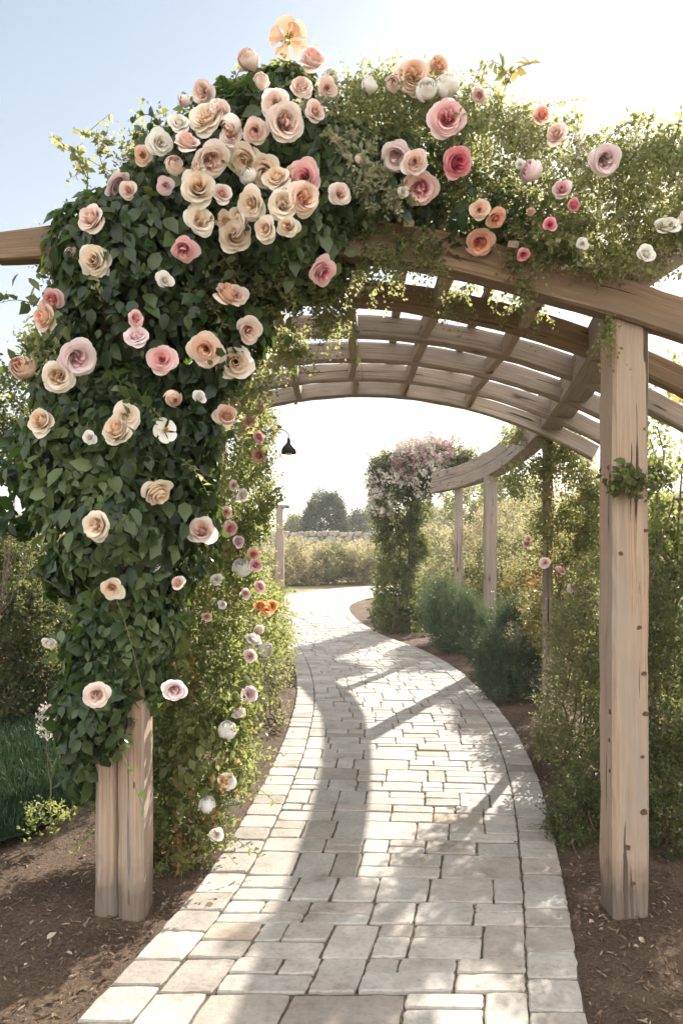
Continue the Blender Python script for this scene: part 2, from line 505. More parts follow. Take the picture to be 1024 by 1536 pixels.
# ------------------------------------------------------------------ leaf meshes
TEMPL = {
    # x along the leaf, y across, z normal
    'rose': (np.array([(0, 0, 0), (.22, .26, .05), (.22, 0, -.03), (.22, -.26, .05), (.58, .30, .03), (.58, 0, -.06), (.58, -.30, .03), (1, 0, -.2)]),
             [(0, 2, 1), (0, 3, 2), (1, 2, 5, 4), (2, 3, 6, 5), (4, 5, 7), (5, 6, 7)]),
    'small': (np.array([(0, 0, 0), (.5, .32, .08), (1, 0, -.08), (.5, -.32, .08)]), [(0, 3, 2), (0, 2, 1)]),
    'needle': (np.array([(0, 0, 0), (.5, .11, .03), (1, 0, -.08), (.5, -.11, .03)]), [(0, 3, 2), (0, 2, 1)]),
    'blade': (np.array([(0, .045, 0), (0, -.045, 0), (.55, -.035, .05), (.55, .035, .05), (1, 0, .2)]), [(0, 1, 2, 3), (3, 2, 4)]),
    'chip': (np.array([(0, .09, 0), (0, -.10, .03), (.5, -.15, .06), (1, -.05, .0), (1, .07, .04), (.45, .12, .07)]), [(0, 1, 2, 5), (5, 2, 3, 4)]),
}


def leaves_mesh(name, pos, tdir, nrm, size, templ, tint):
    T, faces = TEMPL[templ]
    n = nrmz(nrm)
    t = tdir - (tdir * n).sum(1, keepdims=True) * n
    t = nrmz(t)
    b = np.cross(n, t)
    N, K = len(pos), len(T)
    v = pos[:, None, :] + size[:, None, None] * (T[None, :, 0:1] * t[:, None, :] + T[None, :, 1:2] * b[:, None, :] + T[None, :, 2:3] * n[:, None, :])
    v = v.reshape(-1, 3)
    flat = np.concatenate([np.array(f) for f in faces])
    allf = (np.arange(N)[:, None] * K + flat[None]).ravel()
    sizes = np.tile([len(f) for f in faces], N)
    return mesh_np(name, v, allf, sizes, {'tint': np.repeat(tint, K)}, templ == 'rose')


def E(px, py, d, rx, ry, rz):
    return (P(px, py, d), np.array([rx, ry, rz], float))


def W(x, y, z, rx, ry, rz):
    return (np.array([x, y, z], float), np.array([rx, ry, rz], float))


def blob_points(ells, dens, r, depth=.4, lump=.16, lscale=5.0, gap=-.5, seed=0, zmin=.04):
    ps, ns = [], []
    for i, (c, rad) in enumerate(ells):
        area = 4 * math.pi * ((rad[0] * rad[1]) ** 1.6 + (rad[0] * rad[2]) ** 1.6 + (rad[1] * rad[2]) ** 1.6) ** (1 / 1.6) / 3 ** (1 / 1.6)
        n = max(20, int(dens * area))
        d = nrmz(r.normal(size=(n, 3)))
        q = 1 - depth * r.random(n) ** 1.7
        q = q * (1 + lump * snoise(c + d * rad, lscale, seed + 3))
        p = c + d * rad * q[:, None]
        nn = nrmz(d / rad)
        keep = p[:, 2] > zmin
        for j, (c2, r2) in enumerate(ells):
            if j != i:
                keep &= (((p - c2) / r2) ** 2).sum(1) > .45
        g = snoise(p, 9.0, seed + 11)
        keep &= (g > gap) | (r.random(n) < .25)
        ps.append(p[keep]); ns.append(nn[keep])
    return np.concatenate(ps), np.concatenate(ns)


def clump_tint(p, r, seed, base=.45, amp=.22, rnd=.2):
    return np.clip(base + amp * snoise(p, 6.0, seed + 29) + r.normal(0, rnd, len(p)), 0, 1)


def big_leaf_foliage(name, ells, dens, size, seed, templ='rose', **kw):
    r = np.random.default_rng(seed)
    p, n = blob_points(ells, dens, r, seed=seed, **kw)
    N = len(p)
    t = np.array([0, 0, -.75]) + r.normal(size=(N, 3)) * .55 + n * .2
    nn = nrmz(n + r.normal(size=(N, 3)) * .45 + [0, 0, .25])
    sz = (.5 + .95 * r.random(N) ** 1.6) * size
    return leaves_mesh(name, p, t, nn, sz, templ, clump_tint(p, r, seed))


def sprig_foliage(name, ells, dens, leaf, seed, length=.16, m=9, up=.35, templ='small', spread=.75, droop=.0, base=.45, extra=None, **kw):
    """sprigs leaving the surface, each with small leaves along it"""
    r = np.random.default_rng(seed)
    p, n = blob_points(ells, dens, r, seed=seed, **kw)
    if extra is not None:
        p = np.concatenate([p, extra[0]]); n = np.concatenate([n, extra[1]])
    N = len(p)
    d = nrmz(n * .75 + [0, 0, up] + r.normal(size=(N, 3)) * .5)
    L = length * r.uniform(.45, 1.35, N)
    side = nrmz(np.cross(d, nrmz(r.normal(size=(N, 3)))))
    tint0 = clump_tint(p, r, seed, base)
    j = (np.arange(m) + .5) / m
    pos = p[:, None] + d[:, None] * (L[:, None] * (j - .35)[None])[..., None]
    pos = pos + np.array([0, 0, -droop]) * (L[:, None] * j[None] ** 2)[..., None]
    sgn = np.where(np.arange(m) % 2 == 0, 1, -1)[None, :, None]
    t = d[:, None] * (1 - spread * .5) + side[:, None] * sgn * spread + r.normal(size=(N, m, 3)) * .25
    nn = np.cross(d, side)[:, None] + r.normal(size=(N, m, 3)) * .55
    flip = np.sign((nn * n[:, None]).sum(-1, keepdims=True)); flip[flip == 0] = 1
    nn = nn * flip
    sz = leaf * r.uniform(.6, 1.3, (N, m)) * (1.1 - .45 * j)[None]
    tint = np.clip(tint0[:, None] + r.normal(0, .12, (N, m)), 0, 1)
    pos = pos.reshape(-1, 3)
    ok = pos[:, 2] > .03
    return leaves_mesh(name, pos[ok], t.reshape(-1, 3)[ok], nn.reshape(-1, 3)[ok], sz.ravel()[ok], templ, tint.ravel()[ok])


def tube(mb, pts, r0, r1, k=6, attr=False):
    pts = np.asarray(pts, float)
    n = len(pts)
    d = nrmz(np.gradient(pts, axis=0))
    ref = np.array([.13, .31, .94]) if abs(d[:, 2]).mean() < .8 else np.array([1., .2, 0])
    a = nrmz(np.cross(d, ref)); b = np.cross(d, a)
    rad = np.linspace(r0, r1, n)
    th = np.arange(k) * 2 * math.pi / k
    v = pts[:, None] + rad[:, None, None] * (np.cos(th)[None, :, None] * a[:, None] + np.sin(th)[None, :, None] * b[:, None])
    f = [(i * k + j, i * k + (j + 1) % k, (i + 1) * k + (j + 1) % k, (i + 1) * k + j) for i in range(n - 1) for j in range(k)]
    f += [tuple(range(k))[::-1], tuple((n - 1) * k + j for j in range(k))]
    v = v.reshape(-1, 3)
    at = None
    if attr:
        s = np.concatenate([[0], np.cumsum(np.linalg.norm(np.diff(pts, axis=0), axis=1))])
        at = {'grain': np.c_[np.repeat(s, k), np.tile(np.cos(th), n) * r0, np.tile(np.sin(th), n) * r0]}
    mb.add(v, f, at)


def wander(a, b, n, amp, r):
    t = np.linspace(0, 1, n)[:, None]
    p = np.asarray(a) * (1 - t) + np.asarray(b) * t
    w = np.cumsum(r.normal(size=(n, 3)), axis=0); w -= w[0] * (1 - t) + w[-1] * t
    return p + w * amp / math.sqrt(n)


def stems(name, lines, parent, r, rad=.012, amp=.08, mat=None):
    mb = MB()
    for a, b in lines:
        tube(mb, wander(a, b, 14, amp, r), rad * r.uniform(.7, 1.3), rad * .35)
    return put(name, mb.mesh(name, True), parent, mats=mat or M_BARK)


def twig(name, parent, pts, leaf, nl, seed, mat, templ='rose', rad=.004, side_len=.0):
    """a thin arching shoot with leaves on alternating sides; stem and leaves in one mesh"""
    r = np.random.default_rng(seed)
    p = catmull(pts, 6)
    mb = MB()
    tube(mb, p, rad * .7, rad * .25, 5)
    if side_len:
        for q in r.uniform(.2, .95, 7):
            c = p[int(q * (len(p) - 1))]
            d = nrmz(r.normal(size=3) + [0, 0, .5])
            e = c + d * side_len * r.uniform(.5, 1.2)
            tube(mb, np.linspace(c, e, 4), rad * .4, rad * .2, 4)
            p = np.concatenate([p, np.linspace(c, e, 5)])
    st = put('shoot', mb.mesh('shoot', True), parent, mats=M_TWIG)
    n = nl
    idx = r.uniform(.12, 1, n) * (len(p) - 1)
    i0 = np.clip(idx.astype(int), 0, len(p) - 2)
    pos = p[i0] + (p[i0 + 1] - p[i0]) * (idx - i0)[:, None] if not side_len else p[i0]
    t = r.normal(size=(n, 3)) + [0, 0, .1]
    nn = r.normal(size=(n, 3)) + [0, -.6, .5]
    me = leaves_mesh(name, pos, t, nn, leaf * r.uniform(.6, 1.2, n), templ, np.clip(r.normal(.6, .2, n), 0, 1))
    lf = put('foliage', me, st, mats=mat)
    return st


def sprays(parent, ells, n, length, leaf, seed, mat, m=16, up=.5, droop=.35, templ='small', rad=.0028):
    """longer loose shoots standing out of the leaf mass, each with its own stem"""
    r = np.random.default_rng(seed)
    p, nn = blob_points(ells, 60, r, depth=.15, seed=seed, gap=-9)
    out = np.array([0, 0, EYE]) - p
    pick = r.permutation(len(p))[:n]
    mb = MB(); P0, T0, N0 = [], [], []
    for i in pick:
        L = length * r.uniform(.5, 1.4)
        d = nrmz(nn[i] + [0, 0, up] + r.normal(size=3) * .45)
        side = nrmz(np.cross(d, r.normal(size=3)))
        t = np.linspace(0, 1, 9)[:, None]
        c = p[i] - d * L * .25 + d * L * t + side * L * .22 * t ** 2 * r.normal() + np.array([0, 0, -1]) * droop * L * t ** 2.2
        tube(mb, c, rad, rad * .35, 4)
        k = np.linspace(.12, 1, m) * 8; k0 = np.clip(k.astype(int), 0, 7)
        q = c[k0] + (c[k0 + 1] - c[k0]) * (k - k0)[:, None]
        sg = np.where(np.arange(m) % 2 == 0, 1, -1)[:, None]
        P0.append(q); T0.append(side * sg + d * .5 + r.normal(size=(m, 3)) * .3); N0.append(np.cross(d, side) + r.normal(size=(m, 3)) * .6)
    put('vine', mb.mesh('vine', True), parent, mats=M_TWIG)  # thin stems of the loose shoots, no separate vine
    P0, T0, N0 = map(np.concatenate, (P0, T0, N0))
    N0 = N0 * np.where(N0[:, 2:3] < 0, -1, 1)
    put('foliage', leaves_mesh('foliage', P0, T0, N0, leaf * r.uniform(.6, 1.25, len(P0)), templ, np.clip(r.normal(.62, .2, len(P0)), 0, 1)), parent, mats=mat)


# ------------------------------------------------------------------ roses
def petal_grid(R_, H_, wrap, flare, droop, phase, spin, nu=9, nv=8, ruffle=.05, tilt=.05, reflex=.0, point=.0, z0=0.):
    """one petal: rises as a cup wall of radius R_, then leans out by flare and rolls its rim back by reflex"""
    u = np.linspace(-1, 1, nu); v = np.linspace(0.0, 1, nv)
    U, V = np.meshgrid(u, v)
    cut = 1 - .16 * U ** 4 - .10 * U ** 2 + point * (1 - np.abs(U)) ** 2
    ve = V * cut
    r = R_ * (.18 + .82 * np.sin(np.clip(ve * 1.7, 0, math.pi / 2))) + flare * ve ** 2
    z = z0 + H_ * ve ** 1.1
    roll = np.clip((ve - .68) / .32, 0, 1.3) ** 2
    r = r + reflex * roll * (1 + .35 * np.cos(2 * U))
    z = z - reflex * .75 * roll - droop * ve ** 3
    r = r + tilt * U * R_ * V
    z = z + ruffle * np.sin(2.6 * U + phase) * V ** 3 + ruffle * .5 * np.sin(5.1 * U + 2 * phase) * V ** 4
    wp = wrap * (.42 + .58 * np.sin(np.clip(V * 1.25, 0, 1.5)))
    a = spin + U * wp / 2
    pts = np.stack([r * np.cos(a), r * np.sin(a), z], -1).reshape(-1, 3)
    f = [(j * nu + i, j * nu + i + 1, (j + 1) * nu + i + 1, (j + 1) * nu + i) for j in range(nv - 1) for i in range(nu - 1)]
    return pts, f, ve.ravel()


def rose_arrays(kind, seed):
    """returns petals, centre and calyx pieces; unit: about 1 across, opening along +Z"""
    r = np.random.default_rng(seed)
    out, cen = MB(), MB()
    P_ = {'tea': (26, 9, .36, .64), 'garden': (46, 22, .40, .58), 'globe': (22, 9, .46, .60), 'loose': (20, 6, .36, .58), 'single': (7, 0, .34, .16)}[kind]
    n, nc, Rm, Hm = P_
    for i in range(n):
        t = (i + .5) / n
        spin = i * 2.39996 + r.normal(0, .28)
        if kind == 'single':
            q = petal_grid(.38, .2 + r.normal(0, .05), 1.25, .12, .06 + r.normal(0, .03), r.uniform(0, 6), i * 2 * math.pi / 5 + (i >= 5) * .6 + r.normal(0, .1), ruffle=.04)
            k = .85 if i < 5 else .6
            out.add(q[0] * k + [0, 0, -.05], q[1], {'tint': np.clip(.35 + .6 * q[2] + r.normal(0, .05), 0, 1)})
            continue
        if kind == 'garden' and i < nc:
            w = i % 5; ca = w * 1.2566 + .4; tt = i / nc
            c = np.array([math.cos(ca), math.sin(ca), 0]) * (.06 + .07 * tt)
            q = petal_grid(.035 + .12 * tt, .40 + .04 * tt + r.normal(0, .025), 2.6, .01, .0, r.uniform(0, 6), spin, nu=7, nv=6, ruffle=.035, tilt=.3, reflex=.02)
            cen.add(q[0] + c, q[1], {'tint': np.clip(.45 * tt * q[2] + .25 * q[2] ** 3 + r.normal(0, .04), 0, 1)})
            continue
        Rt = .035 + (Rm - .035) * t ** .62
        wrap = 3.6 * (1 - t) + 2.1 * t
        if kind == 'globe':
            q = petal_grid(Rt, Hm * (.86 + .1 * t + r.normal(0, .03)), wrap, -Rt * (.62 - .3 * r.random() * t), .05, r.uniform(0, 6), spin, ruffle=.03, tilt=.10, reflex=.03 * t, z0=-.22 * t)
        else:
            lay = t ** 1.3
            H = Hm * (1.08 - .42 * lay) + r.normal(0, .02)
            q = petal_grid(Rt, H, wrap, (.05 if kind != 'loose' else .11) * lay * r.uniform(.5, 1.4), .10 * t ** 3 * r.uniform(0, 1.6), r.uniform(0, 6), spin,
                           ruffle=.015 + .035 * t, tilt=.16, reflex=(.02 + .09 * t ** 1.2) * r.uniform(.6, 1.3), point=.10 * r.random() if kind == 'tea' else .02, z0=-.04 * lay)
        tint = np.clip(t * .62 + .10 + .36 * (q[2] - .45) + r.normal(0, .05), 0, 1)
        (cen if i < nc else out).add(q[0], q[1], {'tint': tint})
    if kind == 'single':
        for k in range(26):
            a = r.uniform(0, 6.28); rr = r.uniform(.02, .12)
            b = np.array([math.cos(a) * rr, math.sin(a) * rr, 0])
            tube(cen, np.array([b * .4, b + [0, 0, .14], b * 1.2 + [0, 0, .18]]), .007, .014, 4)
        cen.a['tint'] = [np.zeros(cen.n)]
    # calyx: cup and five sepals behind the flower
    cal = MB()
    th = np.arange(8) * math.pi / 4
    rings = [(.04, -.24), (.075, -.2), (.1, -.12), (.05, -.06)]
    v = np.array([(math.cos(a) * q, math.sin(a) * q, z) for q, z in rings for a in th])
    cal.add(v, [(i * 8 + j, i * 8 + (j + 1) % 8, (i + 1) * 8 + (j + 1) % 8, (i + 1) * 8 + j) for i in range(3) for j in range(8)], {'tint': np.full(32, .5)})
    for k in range(5):
        a = k * 1.2566
        q = np.array([(.07, -.15), (.12, -.07), (.24, -.1), (.32, -.17)])
        c, s_ = math.cos(a), math.sin(a)
        wd = [.03, .05, .035, .0]
        v = np.array([(rr * c - w * s_ * sg, rr * s_ + w * c * sg, z) for (rr, z), w in zip(q, wd) for sg in (-1, 1)])
        cal.add(v, [(0, 1, 3, 2), (2, 3, 5, 4), (4, 5, 7, 6)], {'tint': np.full(8, .6)})
    if kind == 'single': cal.v = [x - [0, 0, .12] for x in cal.v]
    # scale so that the flower is one unit across
    m = max(np.abs(np.concatenate(out.v)[:, :2]).max() * (1.9 if kind != 'globe' else 2.2), .1)
    for b_ in (out, cen, cal): b_.v = [x / m for x in b_.v]
    return out, cen, cal


COLOURS = {
    'cream': ((.88, .60, .40), (.91, .78, .64), (.92, .87, .80)),
    'blush': ((.86, .52, .43), (.90, .71, .64), (.92, .84, .79)),
    'peach': ((.87, .44, .27), (.91, .65, .51), (.92, .79, .70)),
    'pink': ((.79, .20, .26), (.89, .55, .56), (.92, .77, .76)),
    'deep': ((.64, .06, .15), (.82, .30, .36), (.89, .58, .60)),
    'lilac': ((.82, .50, .54), (.89, .71, .73), (.92, .83, .83)),
    'coral': ((.82, .25, .16), (.89, .49, .38), (.91, .69, .59)),
    'orange': ((.80, .22, .05), (.89, .41, .14), (.91, .57, .27)),
    'apricot': ((.80, .30, .14), (.87, .47, .30), (.90, .62, .46)),
    'white': ((.90, .83, .72), (.92, .89, .84), (.925, .915, .89)),
}
M_PETAL = {k: petal_mat(k + ' petal', *v, trans=.15 if k == 'apricot' else .35) for k, v in COLOURS.items()}
M_STAMEN = leaf_mat('golden stamen', (.55, .36, .06), (.6, .42, .1), (.65, .5, .15), .1, .6, (.6, .4, .1))
ROSES = {}


def rose_meshes(kind, col, var):
    key = (kind, col, var)
    if key not in ROSES:
        o, c, k = rose_arrays(kind, hash_(kind) + var * 13)
        mo = o.mesh('rose_petals', True); mo.materials.append(M_PETAL[col])
        mc = c.mesh('rose_centre', True); mc.materials.append(M_STAMEN if kind == 'single' else M_PETAL[col])
        mk = k.mesh('rose_calyx', True); mk.materials.append(M_SHRUBROSE)
        ROSES[key] = (mo, mc, mk)
    return ROSES[key]


def hash_(s):
    return sum(ord(c) * (i + 3) for i, c in enumerate(s))


def hit(px, py, ells, dflt):
    dv = np.array([(px - HX) / F, 1, (HY - py) / F]); C = np.array([0, 0, EYE])
    best, bn = None, None
    for c, rad in ells:
        o = (C - c) / rad; d = dv / rad
        a = d @ d; b = o @ d; cc = o @ o - 1
        disc = b * b - a * cc
        if disc > 0:
            t = (-b - math.sqrt(disc)) / a
            if best is None or t < best:
                best = t; q = C + dv * t; bn = nrmz((q - c) / rad ** 2)
    if best is None:
        best = dflt; bn = np.array([0, -.6, .5])
    return C + dv * best, bn, best


def place_rose(parent, px, py, dia, col, kind, ells, dflt, r, out=.065, d=None):
    p, n, dd = hit(px, py, ells, dflt)
    if d is not None:
        p = P(px, py, d); dd = d
    var = int(r.integers(0, 3))
    mo, mc, mk = rose_meshes(kind, col, var)
    cam = nrmz(np.array([0, 0, EYE]) - p)
    f = nrmz(cam * .60 + n * .55 + r.normal(size=3) * .36 + [0, 0, .08])
    if kind == 'globe': f = nrmz(cam * .5 + n * .5 + r.normal(size=3) * .4 + [0, 0, .3])
    if kind == 'single': f = nrmz(cam + r.normal(size=3) * .2 + [0, 0, .1])
    s = dia * dd / F * (1.03 if kind != 'globe' else 1.0)
    o = put('rose', mo, parent, loc=Vector(p + n * out + cam * out - f * s * .2))
    o.rotation_mode = 'QUATERNION'
    q = Vector(f).to_track_quat('Z', 'Y') @ Quaternion((0, 0, 1), r.uniform(0, 6.28))
    o.rotation_quaternion = q
    o.scale = (s * r.uniform(.93, 1.07), s * r.uniform(.93, 1.07), s * r.uniform(.85, 1.1))
    for nm, me in (('rose_centre', mc), ('calyx', mk)):
        c = bpy.data.objects.new(nm, me); COL.objects.link(c); c.parent = o
    return o


scatter_chips()


def leaf_litter():
    r = np.random.default_rng(23)
    n = 1500
    y = 2.4 + 7 * r.random(n) ** 1.5
    x = r.uniform(-2.8, 3.0, n)
    l, rr_ = edge_x(y)
    on = (x > l - .02) & (x < rr_ + .02)
    near = np.minimum(np.abs(x - l), np.abs(x - rr_)) < .16
    ok = ~on | (on & (r.random(n) < np.where(near, .22, .03)))
    x, y, on = x[ok], y[ok], on[ok]; n = len(x)
    p = np.c_[x, y, np.zeros(n)]
    p[:, 2] = np.where(on, .042, mulch_z(p) + .012)
    t = nrmz(r.normal(size=(n, 3)) * [1, 1, .3]); nn = nrmz(np.array([0, 0, 1.]) + r.normal(size=(n, 3)) * .35)
    me = leaves_mesh('leaf_litter', p, t, nn, .012 + .034 * r.random(n) ** 1.8, 'rose', np.clip(r.normal(.5, .25, n), 0, 1))
    tag(put('leaf_litter', me, mats=M_LITTER), 'dry fallen leaves and petals on the mulch and path edges', 'leaf litter', kind='stuff')


leaf_litter()

# ------------------------------------------------------------------ pergola
def sweep(mb, pts, w, h, r, ch=.012, wob=.003, mat=0, up=(0, 0, 1), taper=None):
    """squared timber along pts: w across (horizontal), h high, chamfered and slightly uneven"""
    pts = np.asarray(pts, float); n = len(pts)
    d = nrmz(np.gradient(pts, axis=0))
    upv = np.tile(np.array(up, float), (n, 1))
    a = nrmz(np.cross(d, upv)); b = np.cross(a, d)
    s = np.concatenate([[0], np.cumsum(np.linalg.norm(np.diff(pts, axis=0), axis=1))])
    hw, hh = w / 2, h / 2
    prof = []
    for (x0, y0), (x1, y1) in (((-hw + ch, -hh), (hw - ch, -hh)), ((hw, -hh + ch), (hw, hh - ch)), ((hw - ch, hh), (-hw + ch, hh)), ((-hw, hh - ch), (-hw, -hh + ch))):
        for t in (0, .5, 1): prof.append((x0 + (x1 - x0) * t, y0 + (y1 - y0) * t))
    prof = np.array(prof); k = len(prof)
    j = np.cumsum(r.normal(0, wob, (n, k)), axis=0); j -= np.linspace(0, 1, n)[:, None] * j[-1]
    j = j * .35 + r.normal(0, wob * .35, (n, k))
    sc_ = 1 + j / max(hw, hh) * 1.0
    q = prof[None] * sc_[..., None]
    if taper is not None: q = q * np.asarray(taper)[:, None, None]
    v = pts[:, None] + q[..., 0:1] * a[:, None] + q[..., 1:2] * b[:, None]
    f = [(i * k + m, i * k + (m + 1) % k, (i + 1) * k + (m + 1) % k, (i + 1) * k + m) for i in range(n - 1) for m in range(k)]
    f += [tuple(range(k))[::-1], tuple((n - 1) * k + m for m in range(k))]
    g = np.concatenate([np.repeat(s, k)[:, None], np.tile(prof, (n, 1))], 1)
    mb.add(v.reshape(-1, 3), f, {'grain': g}, mat)


def timber(name, pts, w, h, parent, mat, seed, nseg=24, **kw):
    r = np.random.default_rng(seed)
    mb = MB()
    pts = np.asarray(pts, float)
    if len(pts) == 2:
        pts = pts[0] + (pts[1] - pts[0]) * np.linspace(0, 1, nseg)[:, None]
    sweep(mb, pts, w, h, r, **kw)
    return put(name, mb.mesh(name), parent, mats=mat)


def post(name, x, y, z0, z1, w, dep, parent, mat, seed, knots=(), lean=(0, 0), wob=.0035, ch=.014):
    """vertical squared post; knots = list of (face, across -1..1, z, size), face 'f' front or 'l' left"""
    r = np.random.default_rng(seed)
    mb = MB()
    n = 30
    zz = np.linspace(z0, z1, n)
    pts = np.c_[x + lean[0] * (zz - z0), y + lean[1] * (zz - z0), zz]
    sweep(mb, pts, w, dep, r, ch=ch, wob=wob, up=(0, 1, 0))
    for face, ac, z, sz in knots:
        k = 10; th = np.arange(k) * 2 * math.pi / k
        rr = sz * (1 + r.normal(0, .12, k))
        if face == 'f':
            c = np.array([x + ac * w / 2, y - dep / 2 - .0025, z])
            ring = np.c_[np.cos(th) * rr, np.full(k, .0), np.sin(th) * rr * .8]; nn = np.array([0, -1, 0])
        else:
            c = np.array([x - w / 2 - .0025, y + ac * dep / 2, z])
            ring = np.c_[np.full(k, .0), -np.cos(th) * rr, np.sin(th) * rr * .8]; nn = np.array([-1, 0, 0])
        v = np.concatenate([c + ring - nn * .004, c + ring * .75 + nn * .0025, [c + nn * .001]])
        f = [(i, (i + 1) % k, k + (i + 1) % k, k + i) for i in range(k)] + [(k + i, k + (i + 1) % k, 2 * k) for i in range(k)]
        mb.add(v, f, {'grain': np.zeros((len(v), 3))}, 1)
    return put(name, mb.mesh(name), parent, mats=[mat, M_KNOT])


PG = thing('pergola', (.14, 3.5, 0), 'weathered timber pergola of curved arch beams carrying the roses over the paved path', 'pergola')

# arches: (depth, apex x, bottom height at apex, curvature, left x, right x)
ARCHES = [(3.47, None), (4.05, (-.15, 2.885, .132, -1.2, 2.1)), (4.7, (-.02, 2.88, .135, -1.2, 2.05)),
          (5.3, (.06, 2.875, .138, -1.2, 2.0)), (5.9, (.12, 2.872, .142, -1.2, 2.02)), (6.5, (.18, 2.868, .146, -1.15, 2.06))]
A1 = np.array([(-1.9, 2.835), (-1.48, 2.85), (-1.07, 2.877), (-.4, 2.897), (0, 2.89), (.37, 2.852), (.66, 2.79), (.92, 2.715), (1.23, 2.632), (1.37, 2.585), (1.62, 2.50), (1.95, 2.38)])


def arch_z(i, x):
    """bottom height of arch i at x"""
    p = ARCHES[i][1]
    if p is None: return np.interp(x, A1[:, 0], A1[:, 1])
    return p[1] - p[2] * (np.asarray(x) - p[0]) ** 2


AH, AW = .124, .085
for i, (d, p) in enumerate(ARCHES):
    if p is None:
        xz = catmull(A1[1:], 5)
        xs, zs = xz[:, 0], xz[:, 1]
    else:
        xs = np.linspace(p[3], p[4], 44); zs = arch_z(i, xs)
    h = AH if i else .165
    pts = np.c_[xs, np.full(len(xs), d) + .02 * np.sin(xs * 1.3 + i), zs + h / 2]
    timber('arch_beam', pts, AW if i else .11, h, PG, M_WOOD if i < 2 else M_GREYWOOD, 40 + i, **({} if p else {'taper': np.clip(1 + (xs + .9) * .45, .68, 1)}))

# purlins between the arches, each a short board let in between two beams
pr = np.random.default_rng(5)
for x0, x1 in ((-.78, -.75), (-.36, -.32), (.05, .10), (.46, .52), (.90, 1.02)):
    for i in range(5):
        ya, yb = ARCHES[i][0] + .055, ARCHES[i + 1][0] - .055
        ta, tb = i / 5, (i + 1) / 5
        xa = x0 + (x1 - x0) * ta + pr.normal(0, .015); xb = x0 + (x1 - x0) * tb + pr.normal(0, .015)
        za = float(arch_z(i, xa)) + AH * .5 + pr.normal(0, .008); zb = float(arch_z(i + 1, xb)) + AH * .5 + pr.normal(0, .008)
        timber('purlin', [(xa, ya, za), (xb, yb, zb)], .05, .10, PG, M_LATH, 70 + i + int(x0 * 50), nseg=6, ch=.006)

# laths running over the top of the arches (seen as strips against the sky)
for k, x in enumerate((-.56, .28, .72)):
    pts = np.array([(x + .02 * i, ARCHES[i][0], float(arch_z(i, x + .02 * i)) + AH + .02) for i in range(6)])
    pts[0, 1] -= .12; pts[-1, 1] += .12
    timber('lath', catmull(pts, 4), .045, .03, PG, M_LATH, 90 + k, ch=.004)

# right eave beam following the bed edge, two boards high
SB = catmull([(1.25, 3.56), (1.46, 4.85), (1.70, 6.5), (1.84, 7.6), (2.0, 9.5), (2.04, 11.0), (1.96, 12.6), (1.66, 14.2)], 6)
timber('side_beam', np.c_[SB, np.full(len(SB), 2.6 + .085)], .17, .17, PG, M_GREYWOOD, 101)
SB2 = SB[13:]
timber('side_beam', np.c_[SB2[:, 0] + .01, SB2[:, 1], np.full(len(SB2), 2.6 + .265)], .15, .18, PG, M_GREYWOOD, 102)
timber('side_beam', [(-1.03, 3.56, 2.77), (-1.05, 6.9, 2.70)], .11, .15, PG, M_GREYWOOD, 103)

# posts
KN = [('f', .75, 2.18 - .02, .012), ('f', .45, 1.30, .012), ('f', .72, 1.10, .013), ('f', .75, .925, .017), ('l', -.6, .925, .017), ('l', -.5, .80, .013),
      ('f', .6, .74, .013), ('l', -.6, .665, .013), ('f', .68, .50, .020), ('f', -.25, .345, .017), ('f', .1, .19, .014), ('l', -.3, 2.0, .012), ('l', .1, 1.93, .010),
      ('f', -.8, 1.92, .013), ('f', .8, 1.72, .012), ('f', -.6, 1.62, .014)]
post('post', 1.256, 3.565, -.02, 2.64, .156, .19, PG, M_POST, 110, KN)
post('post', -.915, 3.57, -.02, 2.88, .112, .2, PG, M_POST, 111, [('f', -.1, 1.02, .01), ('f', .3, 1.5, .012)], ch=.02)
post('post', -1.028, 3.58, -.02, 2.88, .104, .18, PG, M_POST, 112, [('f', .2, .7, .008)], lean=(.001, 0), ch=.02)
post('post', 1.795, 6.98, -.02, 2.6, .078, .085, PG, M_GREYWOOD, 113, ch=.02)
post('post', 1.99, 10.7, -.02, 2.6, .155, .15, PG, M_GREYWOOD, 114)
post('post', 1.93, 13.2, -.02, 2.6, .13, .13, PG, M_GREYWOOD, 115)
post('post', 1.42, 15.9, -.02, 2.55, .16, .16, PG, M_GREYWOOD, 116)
post('post', -1.05, 6.85, -.02, 2.63, .14, .14, PG, M_GREYWOOD, 117)
timber('brace', [(1.20, 3.62, 2.79), (1.66, 3.66, 3.10)], .14, .15, PG, M_LATH, 118, nseg=10)
timber('brace', [(-1.20, 3.50, 2.83), (-1.12, 3.53, 2.42)], .05, .13, PG, M_GREYWOOD, 119, nseg=8)

# ------------------------------------------------------------------ big-leaved climbing rose on the left post
MAIN = [E(188, 960, 3.55, .29, .28, .34), E(182, 800, 3.6, .31, .34, .42), E(195, 640, 3.6, .38, .36, .42), E(222, 510, 3.6, .42, .38, .38),
        E(250, 400, 3.6, .42, .38, .34), E(310, 300, 3.6, .40, .38, .34), E(410, 235, 3.6, .38, .38, .32), E(500, 270, 3.6, .34, .36, .32),
        E(430, 370, 3.6, .32, .36, .26), E(430, 145, 3.6, .15, .18, .14), E(150, 1050, 3.45, .17, .2, .22), E(120, 570, 3.6, .2, .24, .26),
        E(350, 460, 3.65, .18, .24, .24)]
SIDE = [E(28, 745, 3.7, .15, .18, .17), E(40, 700, 3.7, .12, .15, .1), E(60, 660, 3.7, .12, .15, .12), E(75, 690, 3.7, .15, .18, .16), E(100, 855, 3.65, .10, .14, .12), E(130, 1130, 3.6, .10, .14, .2)]
CR = thing('climbing_rose', (-1.0, 3.6, 0), 'large dark-leaved climbing rose with big cream and blush blooms smothering the left post', 'climbing rose')
